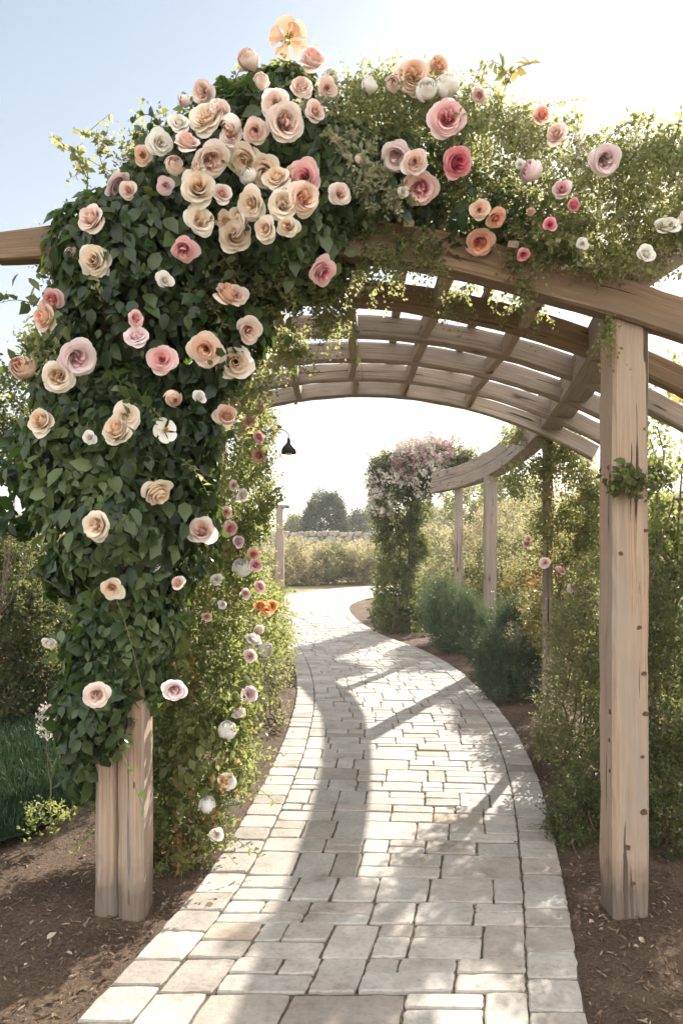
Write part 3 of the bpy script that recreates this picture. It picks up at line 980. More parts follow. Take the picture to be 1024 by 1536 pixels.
put('foliage', big_leaf_foliage('foliage', MAIN, 3500, .069, 201, lump=.21), CR, mats=M_ROSELEAF)
put('foliage', big_leaf_foliage('foliage', SIDE, 1500, .085, 202, lump=.2, gap=-.2), CR, mats=M_ROSELEAF)
put('fine_foliage', sprig_foliage('fine_foliage', [E(130, 400, 3.55, .16, .2, .2), E(250, 240, 3.6, .2, .2, .12), E(440, 135, 3.6, .12, .15, .1), E(300, 420, 3.4, .2, .1, .2),
    E(90, 540, 3.6, .14, .15, .18), E(430, 430, 3.55, .25, .25, .16), E(340, 500, 3.6, .18, .2, .2), E(360, 560, 3.75, .14, .2, .25)], 330, .032, 203, length=.16, m=9, gap=-.1), CR, mats=M_FINELEAF)
put('young_foliage', big_leaf_foliage('young_foliage', MAIN, 420, .052, 204, lump=.26, gap=.0), CR, mats=M_SHRUBROSE)
rr = np.random.default_rng(33)
stems('stem', [((-.9, 3.72, 0), (-1.1, 3.7, 1.6)), ((-1.1, 3.7, 1.0), (-1.15, 3.65, 2.4)),
               ((-1.1, 3.7, 1.5), (-.75, 3.65, 3.1)), ((-.6, 3.5, 2.9), (.3, 3.5, 3.2))], CR, rr, .012, .05)
# arching shoots
twig('foliage', CR, [P(432, 150, 3.55), P(430, 125, 3.53), P(436, 102, 3.52), P(435, 86, 3.52)], .04, 9, 318, M_SHRUBROSE, rad=.006)
sprays(CR, MAIN, 60, .26, .055, 205, M_ROSELEAF, 9, .2, .8, 'rose')
sprays(CR, MAIN[2:], 60, .26, .032, 206, M_FINELEAF, 16, .6, .4)
twig('foliage', CR, [P(175, 340, 3.55), P(135, 300, 3.5), P(130, 255, 3.5), P(105, 225, 3.5), P(80, 205, 3.5)], .036, 110, 301, M_FINELEAF, side_len=.14)
twig('foliage', CR, [P(175, 330, 3.55), P(165, 280, 3.5), P(150, 235, 3.5), P(145, 195, 3.5)], .032, 100, 302, M_FINELEAF, side_len=.12)
twig('foliage', CR, [P(300, 215, 3.55), P(285, 195, 3.5), P(268, 175, 3.5), P(272, 140, 3.5)], .028, 60, 303, M_FINELEAF, side_len=.06)
twig('foliage', CR, [P(85, 405, 3.5), P(75, 385, 3.45), P(62, 365, 3.45), P(46, 340, 3.45)], .022, 12, 304, M_FINELEAF)
twig('foliage', CR, [P(100, 480, 3.5), P(55, 458, 3.4), P(25, 450, 3.4), P(-6, 456, 3.4)], .062, 9, 305, M_ROSELEAF, 'rose', side_len=.05)
twig('foliage', CR, [P(230, 285, 3.55), P(225, 250, 3.5), P(232, 225, 3.5), P(226, 208, 3.5)], .055, 9, 306, M_YELLOWLEAF)
twig('foliage', CR, [P(110, 560, 3.5), P(60, 530, 3.5), P(35, 515, 3.5)], .05, 14, 307, M_SHRUBROSE, side_len=.1)

LIST_MAIN = [
    (435, 76, 52, 'apricot', 'single'), (378, 115, 40, 'blush', 'globe'), (460, 118, 50, 'blush', 'loose'), (497, 134, 30, 'white', 'globe'), (322, 156, 42, 'blush', 'garden'),
    (297, 167, 22, 'blush', 'globe'), (310, 198, 56, 'cream', 'garden'), (357, 195, 36, 'blush', 'globe'), (342, 220, 36, 'blush', 'garden'), (424, 190, 60, 'blush', 'garden'),
    (412, 168, 42, 'blush', 'loose'), (375, 235, 52, 'cream', 'loose'), (401, 250, 58, 'cream', 'tea'), (316, 250, 60, 'blush', 'garden'), (300, 285, 52, 'cream', 'tea'),
    (270, 255, 36, 'blush', 'globe'), (250, 228, 38, 'white', 'loose'), (229, 244, 28, 'peach', 'loose'), (197, 279, 42, 'lilac', 'garden'), (202, 306, 28, 'blush', 'loose'), (275, 205, 32, 'white', 'loose'),
    (156, 342, 46, 'blush', 'loose'), (160, 393, 48, 'cream', 'tea'), (128, 382, 22, 'blush', 'globe'), (273, 376, 48, 'pink', 'tea'), (294, 343, 50, 'cream', 'garden'),
    (335, 325, 36, 'peach', 'tea'), (337, 362, 52, 'cream', 'tea'), (372, 342, 40, 'cream', 'garden'), (389, 317, 44, 'cream', 'tea'), (418, 290, 40, 'cream', 'loose'), (425, 318, 46, 'cream', 'garden'),
    (449, 311, 52, 'peach', 'garden'), (405, 345, 40, 'cream', 'loose'), (466, 265, 50, 'pink', 'tea'), (495, 307, 36, 'blush', 'garden'), (472, 393, 44, 'pink', 'tea'), (462, 178, 30, 'blush', 'loose'),
    (323, 457, 42, 'peach', 'tea'), (352, 447, 30, 'blush', 'loose'), (298, 521, 54, 'peach', 'tea'), (364, 487, 40, 'blush', 'loose'), (355, 558, 54, 'cream', 'loose'),
    (100, 458, 34, 'pink', 'loose'), (92, 482, 44, 'peach', 'loose'), (207, 483, 26, 'pink', 'garden'), (208, 506, 36, 'lilac', 'garden'), (241, 535, 42, 'pink', 'loose'),
    (133, 533, 54, 'lilac', 'garden'), (56, 555, 46, 'peach', 'globe'), (105, 577, 48, 'cream', 'garden'), (85, 634, 48, 'cream', 'tea'), (190, 628, 44, 'cream', 'loose'), (182, 648, 50, 'cream', 'tea'),
    (241, 645, 34, 'white', 'single'), (250, 604, 30, 'peach', 'globe'), (318, 626, 44, 'peach', 'tea'), (145, 655, 22, 'white', 'loose'), (283, 602, 22, 'white', 'loose'), (228, 722, 48, 'cream', 'tea'),
    (153, 790, 44, 'cream', 'garden'), (170, 871, 40, 'cream', 'tea'), (282, 798, 42, 'blush', 'tea'), (97, 963, 22, 'white', 'loose'), (145, 1044, 38, 'blush', 'garden'),
    (248, 1023, 36, 'lilac', 'garden'), (345, 180, 36, 'blush', 'loose'), (388, 200, 38, 'blush', 'tea'), (285, 230, 40, 'blush', 'loose'), (330, 290, 30, 'blush', 'loose'), (352, 318, 30, 'cream', 'loose'), (440, 285, 34, 'cream', 'tea'),
    (478, 150, 30, 'blush', 'loose'), (445, 150, 34, 'blush', 'garden'), (395, 142, 28, 'blush', 'globe'), (258, 280, 26, 'lilac', 'loose'), (300, 262, 30, 'cream', 'globe'), (432, 342, 34, 'cream', 'tea'), (340, 172, 30, 'white', 'loose'), (362, 268, 30, 'white', 'globe'),
    (248, 415, 26, 'white', 'loose'), (270, 885, 24, 'blush', 'loose')]
rr = np.random.default_rng(34)
for px, py, dia, col, kind in LIST_MAIN:
    place_rose(CR, px, py, dia, col, kind, MAIN, 3.5, rr)

# ------------------------------------------------------------------ small-leaved vine on the right half of the arch
VINE = [E(560, 235, 3.6, .24, .34, .27), E(640, 250, 3.6, .30, .36, .28), E(720, 275, 3.6, .30, .36, .32), E(800, 300, 3.6, .30, .34, .28), E(880, 325, 3.55, .27, .32, .27),
        E(950, 300, 3.55, .24, .30, .27), E(900, 375, 3.42, .18, .18, .17), E(1010, 275, 3.6, .2, .26, .19), E(690, 190, 3.6, .18, .22, .13), E(755, 215, 3.6, .16, .22, .12),
        E(590, 168, 3.6, .2, .22, .1), E(820, 360, 3.42, .16, .16, .10), E(960, 385, 3.5, .1, .15, .12), E(545, 330, 3.5, .2, .2, .14), E(1060, 300, 3.6, .2, .26, .19)]
DROOP = [E(495, 460, 3.9, .09, .12, .16), E(520, 380, 3.5, .11, .13, .13), E(570, 395, 3.4, .10, .08, .09), E(785, 395, 3.38, .06, .06, .10), E(655, 390, 3.4, .05, .05, .07),
         E(700, 445, 3.9, .16, .08, .05), E(790, 455, 3.9, .09, .07, .05), E(430, 520, 4.2, .12, .15, .1), E(912, 495, 3.42, .02, .03, .05), E(620, 365, 3.4, .12, .08, .05)]
VN = thing('flowering_vine', (1.2, 3.6, 0), 'fine-leaved olive green vine with pink roses heaped along the right half of the front arch', 'climbing vine')
put('foliage', sprig_foliage('foliage', VINE, 780, .027, 211, length=.15, m=10, lump=.28, gap=-.35, base=.55), VN, mats=M_FINELEAF)
sprays(VN, VINE, 170, .25, .030, 215, M_FINELEAF, 16, .55, .35)
put('hanging_shoots', sprig_foliage('hanging_shoots', DROOP, 620, .026, 212, length=.14, m=10, up=-.7, gap=-.6, droop=.4), VN, mats=M_FINELEAF)
put('large_leaves', big_leaf_foliage('large_leaves', [E(540, 290, 3.5, .28, .24, .24), E(625, 270, 3.5, .2, .22, .16), E(700, 330, 3.5, .2, .2, .14)], 1000, .06, 213, gap=-.2), VN, mats=M_ROSELEAF)
rr = np.random.default_rng(35)
stems('stem', [((-.1, 3.55, 3.05), (.7, 3.55, 3.2)), ((.5, 3.6, 3.1), (1.3, 3.6, 2.95)), ((.2, 3.5, 3.1), (1.0, 3.5, 3.0)), ((1.0, 3.6, 2.9), (1.5, 3.6, 3.1)), ((1.33, 3.7, 0), (1.36, 3.68, 2.8))], VN, rr, .010, .06)
twig('foliage', VN, [P(745, 190, 3.5), P(752, 150, 3.45), P(762, 115, 3.45), P(768, 84, 3.45)], .034, 20, 311, M_FINELEAF, side_len=.05)
twig('foliage', VN, [P(760, 125, 3.45), P(772, 104, 3.45), P(796, 96, 3.45)], .075, 8, 316, M_YELLOWLEAF)
twig('foliage', VN, [P(760, 125, 3.45), P(752, 100, 3.45), P(738, 92, 3.45)], .06, 8, 317, M_SHRUBROSE)
put('pale_flower_clusters', sprig_foliage('pale_flower_clusters', [E(510, 215, 3.25, .07, .05, .05), E(545, 245, 3.25, .06, .05, .09), E(570, 290, 3.27, .09, .05, .07), E(545, 270, 3.25, .06, .05, .06), E(600, 300, 3.27, .06, .04, .05), E(480, 165, 3.3, .07, .05, .05)], 900, .030, 216, length=.06, m=7, gap=-1, base=.3), VN, mats=M_PALE)
twig('foliage', VN, [P(720, 190, 3.6), P(715, 150, 3.55), P(722, 120, 3.55)], .03, 20, 312, M_FINELEAF, side_len=.06)
twig('foliage', VN, [P(880, 235, 3.6), P(920, 200, 3.55), P(950, 178, 3.55), P(980, 162, 3.55)], .034, 26, 313, M_FINELEAF, side_len=.05)
twig('foliage', VN, [P(790, 215, 3.6), P(820, 190, 3.55), P(845, 185, 3.55), P(862, 195, 3.55)], .036, 24, 314, M_FINELEAF, side_len=.05)
twig('foliage', VN, [P(955, 250, 3.6), P(990, 215, 3.55), P(1020, 205, 3.55)], .03, 26, 315, M_FINELEAF, side_len=.06)
b_ = put('tiny_blossom', sprig_foliage('tiny_blossom', [E(890, 320, 3.5, .27, .30, .30), E(955, 320, 3.5, .24, .28, .28), E(810, 290, 3.5, .24, .3, .26), E(900, 375, 3.38, .17, .16, .15), E(1000, 280, 3.5, .2, .24, .2), E(720, 250, 3.5, .2, .26, .26)], 230, .018, 217, length=.08, m=7, gap=-.1, lump=.3), VN, mats=M_WHITEBLOOM)
LIST_VINE = [
    (556, 147, 30, 'white', 'globe'), (582, 146, 28, 'blush', 'globe'), (611, 127, 50, 'peach', 'garden'), (655, 118, 38, 'peach', 'loose'), (640, 155, 40, 'white', 'globe'), (664, 150, 42, 'white', 'globe'),
    (665, 189, 58, 'pink', 'garden'), (675, 240, 48, 'deep', 'tea'), (626, 240, 38, 'blush', 'loose'), (633, 272, 54, 'pink', 'garden'), (586, 230, 46, 'lilac', 'garden'), (545, 233, 18, 'blush', 'globe'),
    (508, 212, 18, 'white', 'loose'), (498, 216, 16, 'white', 'loose'), (720, 348, 42, 'coral', 'garden'), (739, 316, 32, 'coral', 'loose'), (720, 306, 30, 'peach', 'loose'), (852, 291, 28, 'pink', 'loose'),
    (848, 327, 22, 'deep', 'loose'), (823, 342, 22, 'deep', 'loose'), (793, 369, 20, 'deep', 'garden'), (798, 263, 38, 'lilac', 'globe'), (828, 220, 34, 'blush', 'loose'), (903, 256, 46, 'lilac', 'garden'),
    (795, 190, 28, 'coral', 'loose'), (797, 311, 14, 'peach', 'loose'), (720, 165, 26, 'blush', 'loose'), (985, 355, 36, 'white', 'loose'), (950, 378, 26, 'white', 'loose'), (880, 368, 18, 'white', 'loose'),
    (560, 255, 24, 'white', 'loose'), (785, 255, 16, 'white', 'loose'), (1015, 320, 26, 'blush', 'loose'), (590, 300, 18, 'white', 'loose')]
for px, py, dia, col, kind in LIST_VINE:
    place_rose(VN, px, py, dia, col, kind, VINE, 3.5, rr, .06)

# ------------------------------------------------------------------ small-flowered rose shrub behind the left post
SHR = [E(345, 640, 4.9, .22, .3, .3), E(350, 760, 4.8, .26, .35, .35), E(335, 880, 4.7, .30, .38, .36), E(310, 1010, 4.5, .30, .36, .36), E(290, 1130, 4.25, .26, .3, .32), E(280, 1250, 4.05, .17, .24, .24),
       E(370, 930, 5.2, .22, .3, .3), E(215, 1150, 4.2, .2, .25, .4), E(335, 1120, 4.5, .15, .2, .3)]
SR = thing('rose_shrub', (-.85, 4.4, 0), 'sunlit small-leaved rose bush with white and pink blooms behind the left post', 'rose bush')
put('foliage', sprig_foliage('foliage', SHR, 480, .034, 221, length=.17, m=10, lump=.2, gap=-.35, up=.15, base=.58), SR, mats=M_SHRUBROSE)
put('foliage', big_leaf_foliage('foliage', [SHR[3], SHR[4], E(230, 1180, 4.2, .2, .2, .4)], 700, .055, 222, gap=0), SR, mats=M_SHRUBROSE)
sprays(SR, SHR, 120, .26, .034, 225, M_SHRUBROSE, 15, .5, .4)
rr = np.random.default_rng(36)
stems('stem', [((-.85 + .1 * i, 4.3 + .05 * i, 0), (-.75 + .06 * i, 4.7 + .05 * i, 2.2)) for i in range(-2, 2)], SR, rr, .007, .06)
put('young_leaves', sprig_foliage('young_leaves', [E(345, 1100, 4.3, .14, .15, .2), E(265, 1010, 4.1, .10, .12, .12), E(300, 1200, 3.95, .14, .15, .2), E(330, 880, 4.5, .25, .2, .3), E(262, 1280, 3.9, .06, .1, .1)], 45, .036, 223, length=.14, m=7, gap=0), SR, mats=M_RUST)
twig('foliage', SR, [P(340, 1120, 4.2), P(352, 1140, 4.15), P(365, 1150, 4.1)], .05, 9, 321, M_YELLOWLEAF)
twig('foliage', SR, [P(265, 1260, 3.95), P(272, 1300, 3.9), P(272, 1330, 3.85)], .055, 7, 322, M_YELLOWLEAF)
LIST_SHR = [(383, 655, 20, 'pink'), (370, 632, 22, 'coral'), (385, 681, 24, 'coral'), (386, 612, 16, 'pink'), (352, 610, 18, 'coral'), (340, 768, 18, 'peach'), (345, 791, 24, 'pink'), (322, 772, 18, 'pink'), (362, 744, 22, 'white'),
            (376, 834, 20, 'coral'), (380, 850, 22, 'pink'), (360, 853, 34, 'white'), (355, 816, 22, 'lilac'), (305, 805, 30, 'coral'), (394, 911, 24, 'orange'), (402, 908, 20, 'orange'), (386, 906, 20, 'orange'), (383, 940, 22, 'blush'), (376, 962, 28, 'white'),
            (395, 972, 30, 'white'), (371, 985, 22, 'blush'), (370, 1039, 26, 'lilac'), (353, 1065, 22, 'white'), (337, 1097, 34, 'white'), (343, 1198, 36, 'white'), (307, 1210, 32, 'white'), (337, 1170, 28, 'white'), (320, 1252, 22, 'white'),
            (296, 860, 26, 'peach'), (275, 886, 22, 'peach'), (335, 635, 18, 'peach'), (325, 870, 18, 'white'), (310, 930, 16, 'peach'), (333, 905, 14, 'white'), (350, 730, 16, 'blush'), (330, 690, 14, 'pink'), (365, 890, 18, 'blush'), (385, 880, 20, 'pink'), (262, 1000, 16, 'coral')]
for px, py, dia, col in LIST_SHR:
    place_rose(SR, px, py, dia, col, 'globe' if dia > 29 else ('garden' if dia > 22 else 'loose'), SHR, 4.6, rr, .02)

# paler climber on the hidden left post further in
PALE = [E(382, 650, 6.8, .15, .26, .35), E(372, 760, 6.8, .15, .26, .42), E(368, 880, 6.8, .2, .28, .4), E(372, 605, 6.9, .2, .25, .12)]
PV = thing('climbing_vine', (-1.0, 6.85, 0), 'pale backlit climber on the inner left post below the lamp', 'climbing vine')
put('foliage', sprig_foliage('foliage', PALE, 380, .038, 231, length=.2, m=9, lump=.25, gap=-.3, base=.65), PV, mats=M_OLIVE)
stems('stem', [((-.95, 6.8, 0), (-.85, 6.8, 2.6)), ((-1.05, 6.95, 0), (-.9, 6.9, 2.5))], PV, rr, .010, .06)

# ------------------------------------------------------------------ shrubs
def shrub(name, loc, label, cat, ells, dens, leaf, mat, seed, length=.2, m=9, up=.5, templ='small', lump=.22, gap=-.35, base=.45, stem=True, group=None, droop=0., spread=.75, leafpart='foliage'):
    o = thing(name, loc, label, cat, group)
    put(leafpart, sprig_foliage('foliage', ells, dens, leaf, seed, length=length, m=m, up=up, templ=templ, lump=lump, gap=gap, base=base, droop=droop, spread=spread), o, mats=mat)
    if stem:
        r = np.random.default_rng(seed + 1)
        lines = []
        for c, rad in ells[:6]:
            for k in range(3):
                b = np.array([loc[0], loc[1], 0]) + r.normal(size=3) * [.08, .08, 0]
                lines.append((b, c + r.normal(size=3) * rad * .35))
        stems('stem', lines, o, r, .006 + .002 * abs(loc[1]) / 5, .05)
    return o


shrub('lavender_bush', (-.62, 7.4, 0), 'low feathery grey-green bush at the left path edge beyond the rose bush', 'bush',
      [E(390, 1000, 7.5, .26, .35, .34), E(375, 1050, 7.2, .2, .25, .22), E(405, 960, 8.4, .2, .3, .3), E(392, 1068, 7.2, .25, .3, .18)], 330, .040, M_OLIVE, 241, .2, 9, 1.0)
H1 = shrub('garden_hedge', (-3.0, 7.6, 0), 'broad shady hedge behind the lawn at the left edge, dark below and sunlit on top', 'hedge',
           [E(-20, 1000, 7.6, .6, .6, .75), E(60, 985, 7.8, .45, .5, .75), E(40, 900, 8.2, .55, .6, .65), E(-60, 880, 8.0, .6, .6, .7), E(110, 930, 8.6, .4, .5, .8), E(-10, 1060, 7.4, .5, .4, .4), E(80, 1055, 7.6, .35, .35, .35)],
           330, .055, M_HEDGE, 242, .2, 8, .4)
shrub('sunny_bush', (-4.3, 11.5, 0), 'pale yellow-green bush standing behind the dark hedge at left', 'bush',
      [E(20, 850, 11.5, .8, .8, .65), E(-60, 840, 11.8, .8, .8, .7), E(90, 870, 12, .6, .7, .6), E(60, 900, 11.5, .7, .7, .5)], 170, .07, M_OLIVE, 243, .24, 8, .5, base=.75)
# white blossom sprig beside the post
ws = thing('white_flower_plant', (-1.85, 4.6, 0), 'slender stem of tiny white flowers between the lawn and the left post', 'plant')
put('blossom', sprig_foliage('blossom', [E(72, 1085, 4.4, .05, .05, .09)], 2600, .022, 244, length=.05, m=6), ws, mats=M_WHITEBLOOM)
stems('stem', [((-1.62, 4.4, 0), P(72, 1090, 4.4)), ((-1.6, 4.42, 0), P(78, 1075, 4.4))], ws, rr, .005, .03, M_TWIG)
put('foliage', sprig_foliage('foliage', [W(-1.6, 4.4, .12, .12, .12, .12)], 300, .035, 245, length=.1, m=6), ws, mats=M_SHRUBROSE)

# right side
shrub('evergreen_bush', (1.75, 4.35, 0), 'tall dark green bush close behind the right front post', 'bush',
      [E(1045, 1200, 4.4, .34, .36, .5), E(1030, 1060, 4.6, .34, .4, .45), E(1050, 930, 4.8, .36, .4, .45), E(1005, 1250, 4.3, .20, .22, .30), E(1020, 850, 5.2, .3, .4, .4), E(1110, 1050, 4.6, .45, .5, .8), E(942, 1060, 4.75, .17, .25, .42)], 420, .034, M_HEDGE, 251, .18, 10, .5)
shrub('silvery_bush', (1.75, 5.9, 0), 'pale speckled grey-green bush between the thin pole and the right front post', 'bush',
      [E(865, 960, 6.0, .24, .32, .36), E(880, 1060, 5.8, .27, .35, .40), E(860, 1130, 5.8, .22, .3, .26), E(900, 900, 6.2, .25, .3, .35), E(930, 1000, 6.0, .3, .35, .5)], 380, .036, M_OLIVE, 252, .2, 9, .5)
shrub('low_bush', (1.3, 4.45, 0), 'small low dark bush at the foot of the right front post, touching the path', 'bush',
      [E(868, 1240, 4.5, .17, .22, .24), E(850, 1275, 4.35, .12, .16, .13), E(885, 1170, 4.8, .18, .22, .24)], 520, .028, M_HEDGE, 253, .15, 9, .5)
shrub('rosemary_bush', (2.0, 8.8, 0), 'dark blue-green rosemary mound left of the thin pole', 'bush',
      [E(775, 965, 8.7, .34, .42, .56), E(745, 990, 8.9, .26, .35, .42), E(805, 1000, 8.6, .26, .35, .40), E(770, 1020, 8.4, .3, .3, .3), E(725, 960, 9.6, .22, .3, .4)], 420, .05, M_DARKSHRUB, 254, .26, 12, 1.3, 'needle', lump=.15, gap=-.6)
shrub('rosemary_bush', (2.0, 12.2, 0), 'dark rounded rosemary mound between the flower-topped column and the square timber post', 'bush',
      [E(688, 935, 12.0, .40, .45, .48), E(670, 920, 12.4, .32, .4, .45), E(710, 940, 12.0, .3, .4, .45), E(655, 905, 13.4, .3, .4, .45)], 300, .065, M_DARKSHRUB, 255, .3, 11, 1.2, 'needle', lump=.15, gap=-.6)
shrub('rust_tipped_shrub', (2.6, 8.3, 0), 'green shrub with rust-red tips behind the thin pole', 'bush',
      [E(870, 860, 8.5, .3, .4, .4), E(800, 890, 9.5, .4, .4, .4), E(845, 930, 8, .35, .4, .45)], 260, .045, M_RED, 256, .22, 9, .5)
# climber on the thin pole
PC = thing('climbing_vine', (1.85, 6.95, 0), 'backlit green and rust-red climber clinging to the thin pole under the eave beam', 'climbing vine')
PCE = [E(845, 655, 6.9, .15, .2, .18), E(845, 720, 6.9, .24, .28, .3), E(840, 800, 6.9, .26, .28, .25), E(790, 720, 7.0, .18, .2, .14), E(880, 760, 6.8, .18, .2, .25), E(765, 655, 7.6, .15, .12, .08), E(880, 850, 6.8, .2, .25, .2), E(915, 760, 6.5, .22, .25, .34)]
put('foliage', sprig_foliage('foliage', PCE, 580, .036, 261, length=.19, m=9, lump=.3, gap=-.3), PC, mats=M_FINELEAF)
put('red_foliage', sprig_foliage('red_foliage', PCE[1:3] + [E(820, 850, 6.8, .15, .2, .12), E(880, 870, 6.8, .16, .2, .12), E(800, 870, 6.9, .1, .15, .1)], 45, .042, 262, length=.16, m=8, gap=.2), PC, mats=M_RUST)
stems('stem', [((1.85, 6.9, 0), (1.83, 6.9, 2.5)), ((1.9, 7.0, 0), (1.95, 7.0, 2.2)), ((1.85, 6.9, 1.2), (2.2, 6.8, 2.0)), ((1.8, 6.9, 2.2), (1.55, 7.4, 2.6))], PC, rr, .01, .12)
for px, py, dia, col in ((860, 889, 22, 'blush'), (815, 850, 18, 'blush'), (838, 862, 16, 'pink'), (800, 812, 14, 'pink'), (790, 815, 12, 'peach')):
    place_rose(PC, px, py, dia, col, 'loose', PCE, 6.7, rr)
# leafy shoot round the front post and the thin branches right of it
BR = thing('leafy_shrub', (1.75, 4.9, 0), 'open wispy shrub with bare twigs right of the front post, one shoot reaching across it', 'shrub')
twig('foliage', BR, [P(1010, 740, 4.2), P(975, 715, 3.9), P(945, 722, 3.44), P(915, 728, 3.38)], .055, 30, 331, M_SHRUBROSE, side_len=.10)
put('foliage', sprig_foliage('foliage', [E(940, 722, 3.41, .07, .05, .045), E(985, 715, 3.6, .06, .05, .04), E(965, 735, 3.5, .04, .04, .05)], 800, .04, 332, length=.09, m=7, gap=-1), BR, mats=M_HEDGE)
put('foliage', sprig_foliage('foliage', [E(1010, 750, 4.9, .22, .3, .3), E(985, 680, 5.0, .14, .2, .16), E(1030, 650, 5.0, .18, .2, .3), E(990, 830, 5.0, .2, .3, .25), E(955, 800, 5.6, .2, .3, .42)], 190, .045, 333, length=.2, m=8, lump=.4, gap=-.1), BR, mats=M_SHRUBROSE)
stems('stem', [((1.75, 4.9, 0), P(985, 640, 5)), ((1.8, 5.0, 0), P(1030, 600, 5)), (P(1000, 850, 5), P(975, 660, 5)), (P(1010, 780, 4.9), P(1040, 690, 4.9)), ((1.75, 4.9, 1.0), P(1010, 745, 4.3))], BR, rr, .011, .12)
twig('foliage', BR, [P(1030, 610, 5), P(1010, 575, 4.6), P(990, 570, 4.4), P(978, 575, 4.3)], .10, 5, 334, M_YELLOWLEAF)

# ------------------------------------------------------------------ flower-topped column
CC = thing('climbing_rose', (1.25, 15.8, 0), 'leafy pillar of climber crowned with creamy and mauve blossom at the path bend', 'climbing rose')
CE = [E(600, 900, 15.7, .5, .55, .75), E(605, 820, 15.8, .48, .5, .7), E(605, 760, 15.8, .52, .5, .6), E(600, 715, 15.8, .6, .6, .45), E(655, 695, 15.8, .6, .5, .32), E(690, 690, 15.6, .4, .4, .2)]
put('foliage', sprig_foliage('foliage', CE, 210, .075, 271, length=.30, m=9, lump=.18, gap=-.5, up=-.3), CC, mats=M_HEDGE)
CB = [E(585, 715, 15.7, .48, .58, .5), E(620, 690, 15.7, .5, .58, .36), E(670, 682, 15.7, .5, .5, .26), E(570, 750, 15.6, .3, .4, .3), E(640, 720, 15.4, .36, .36, .3)]
b = put('blossom', sprig_foliage('blossom', CB, 120, .065, 272, length=.2, m=9, lump=.25, gap=-.2), CC, mats=M_WHITEBLOOM)
tag(b, kind='stuff')
b = put('blossom', sprig_foliage('blossom', [E(645, 680, 15.5, .4, .5, .26), E(610, 700, 15.4, .25, .4, .25)], 130, .065, 273, length=.18, m=8, lump=.3, gap=.1), CC, mats=M_PINKBLOOM)
tag(b, kind='stuff')
stems('stem', [((1.25, 15.6, 0), (1.1, 15.6, 2.4)), ((1.35, 15.8, 0), (1.3, 15.7, 2.4))], CC, rr, .03, .2)
shrub('column_foot_bush', (1.0, 14.9, 0), 'small dark bush at the foot of the flower-topped pillar', 'bush', [E(590, 925, 15.0, .38, .4, .32), E(620, 930, 14.9, .3, .35, .3)], 170, .06, M_HEDGE, 274, .2, 8, .5)

# lamp
LP = thing('hanging_lamp', tuple(P(433, 672, 6.9)), 'small dark dome lamp hanging beside the left foliage against the sky', 'lamp')
c = P(433, 672, 6.9)
def lathe(prof, center, k=24):
    th = np.arange(k) * 2 * math.pi / k
    v = np.array([(math.cos(a) * q, math.sin(a) * q, z) for q, z in prof for a in th]) + center
    f = [(i * k + j, i * k + (j + 1) % k, (i + 1) * k + (j + 1) % k, (i + 1) * k + j) for i in range(len(prof) - 1) for j in range(k)]
    mb = MB(); mb.add(v, f); return mb
put('lamp_shade', lathe([(.012, .045), (.022, .042), (.03, .03), (.048, .012), (.062, -.012), (.066, -.045), (.062, -.05), (.058, -.044), (.05, -.01), (.02, .02), (.0, .03)], c).mesh('lamp_shade', True), LP, mats=M_LAMP)
put('bulb', lathe([(.0, -.062), (.02, -.058), (.03, -.04), (.026, -.02), (.012, .0), (.012, .02)], c).mesh('bulb', True), LP, mats=M_BULB)
put('cap', lathe([(.0, .092), (.008, .09), (.014, .075), (.016, .05), (.02, .04)], c).mesh('cap', True), LP, mats=M_LAMP)
mb = MB(); tube(mb, catmull([c + [0, 0, .085], c + [-.01, 0, .13], c + [-.08, 0, .16], c + [-.25, 0, .12], np.array([-.98, 6.85, c[2] + .05])], 6), .005, .005, 8)
put('bracket_arm', mb.mesh('bracket_arm', True), LP, mats=M_LAMP)

# far left posts
r9 = np.random.default_rng(9)
FP = thing('timber_post', (-1.9, 23, 0), 'tall grey timber post with a short cap at the far left bend of the path', 'post')
post('shaft', -1.77, 23, -.02, 2.0, .25, .25, FP, M_GREYWOOD, 120)
post('upper_shaft', -1.78, 23, 2.0, 2.75, .2, .2, FP, M_GREYWOOD, 121)
timber('cap', [(-2.05, 23, 2.8), (-1.5, 23, 2.8)], .22, .09, FP, M_GREYWOOD, 122, nseg=6)
FQ = thing('white_post', (-2.15, 22, 0), 'short worn white post beside the tall grey post at the far bend', 'post')
post('shaft', -2.07, 22, -.02, .92, .2, .2, FQ, M_WHITEPOST, 123)
mbq = lathe([(.0, 1.09), (.06, 1.07), (.1, 1.0), (.08, .95), (.13, .93), (.13, .91)], np.array([-2.07, 22, 0])); mbq.a['grain'] = [np.zeros((mbq.n, 3))]
put('finial', mbq.mesh('finial', True), FQ, mats=M_WHITEPOST)
FR = thing('timber_post', (-2.6, 22.5, 0), 'weathered far post half hidden in the left foliage', 'post')
post('shaft', -2.35, 22.5, -.02, 1.9, .22, .22, FR, M_GREYWOOD, 124)
post('cap', -2.35, 22.5, 1.9, 1.98, .28, .28, FR, M_GREYWOOD, 125)

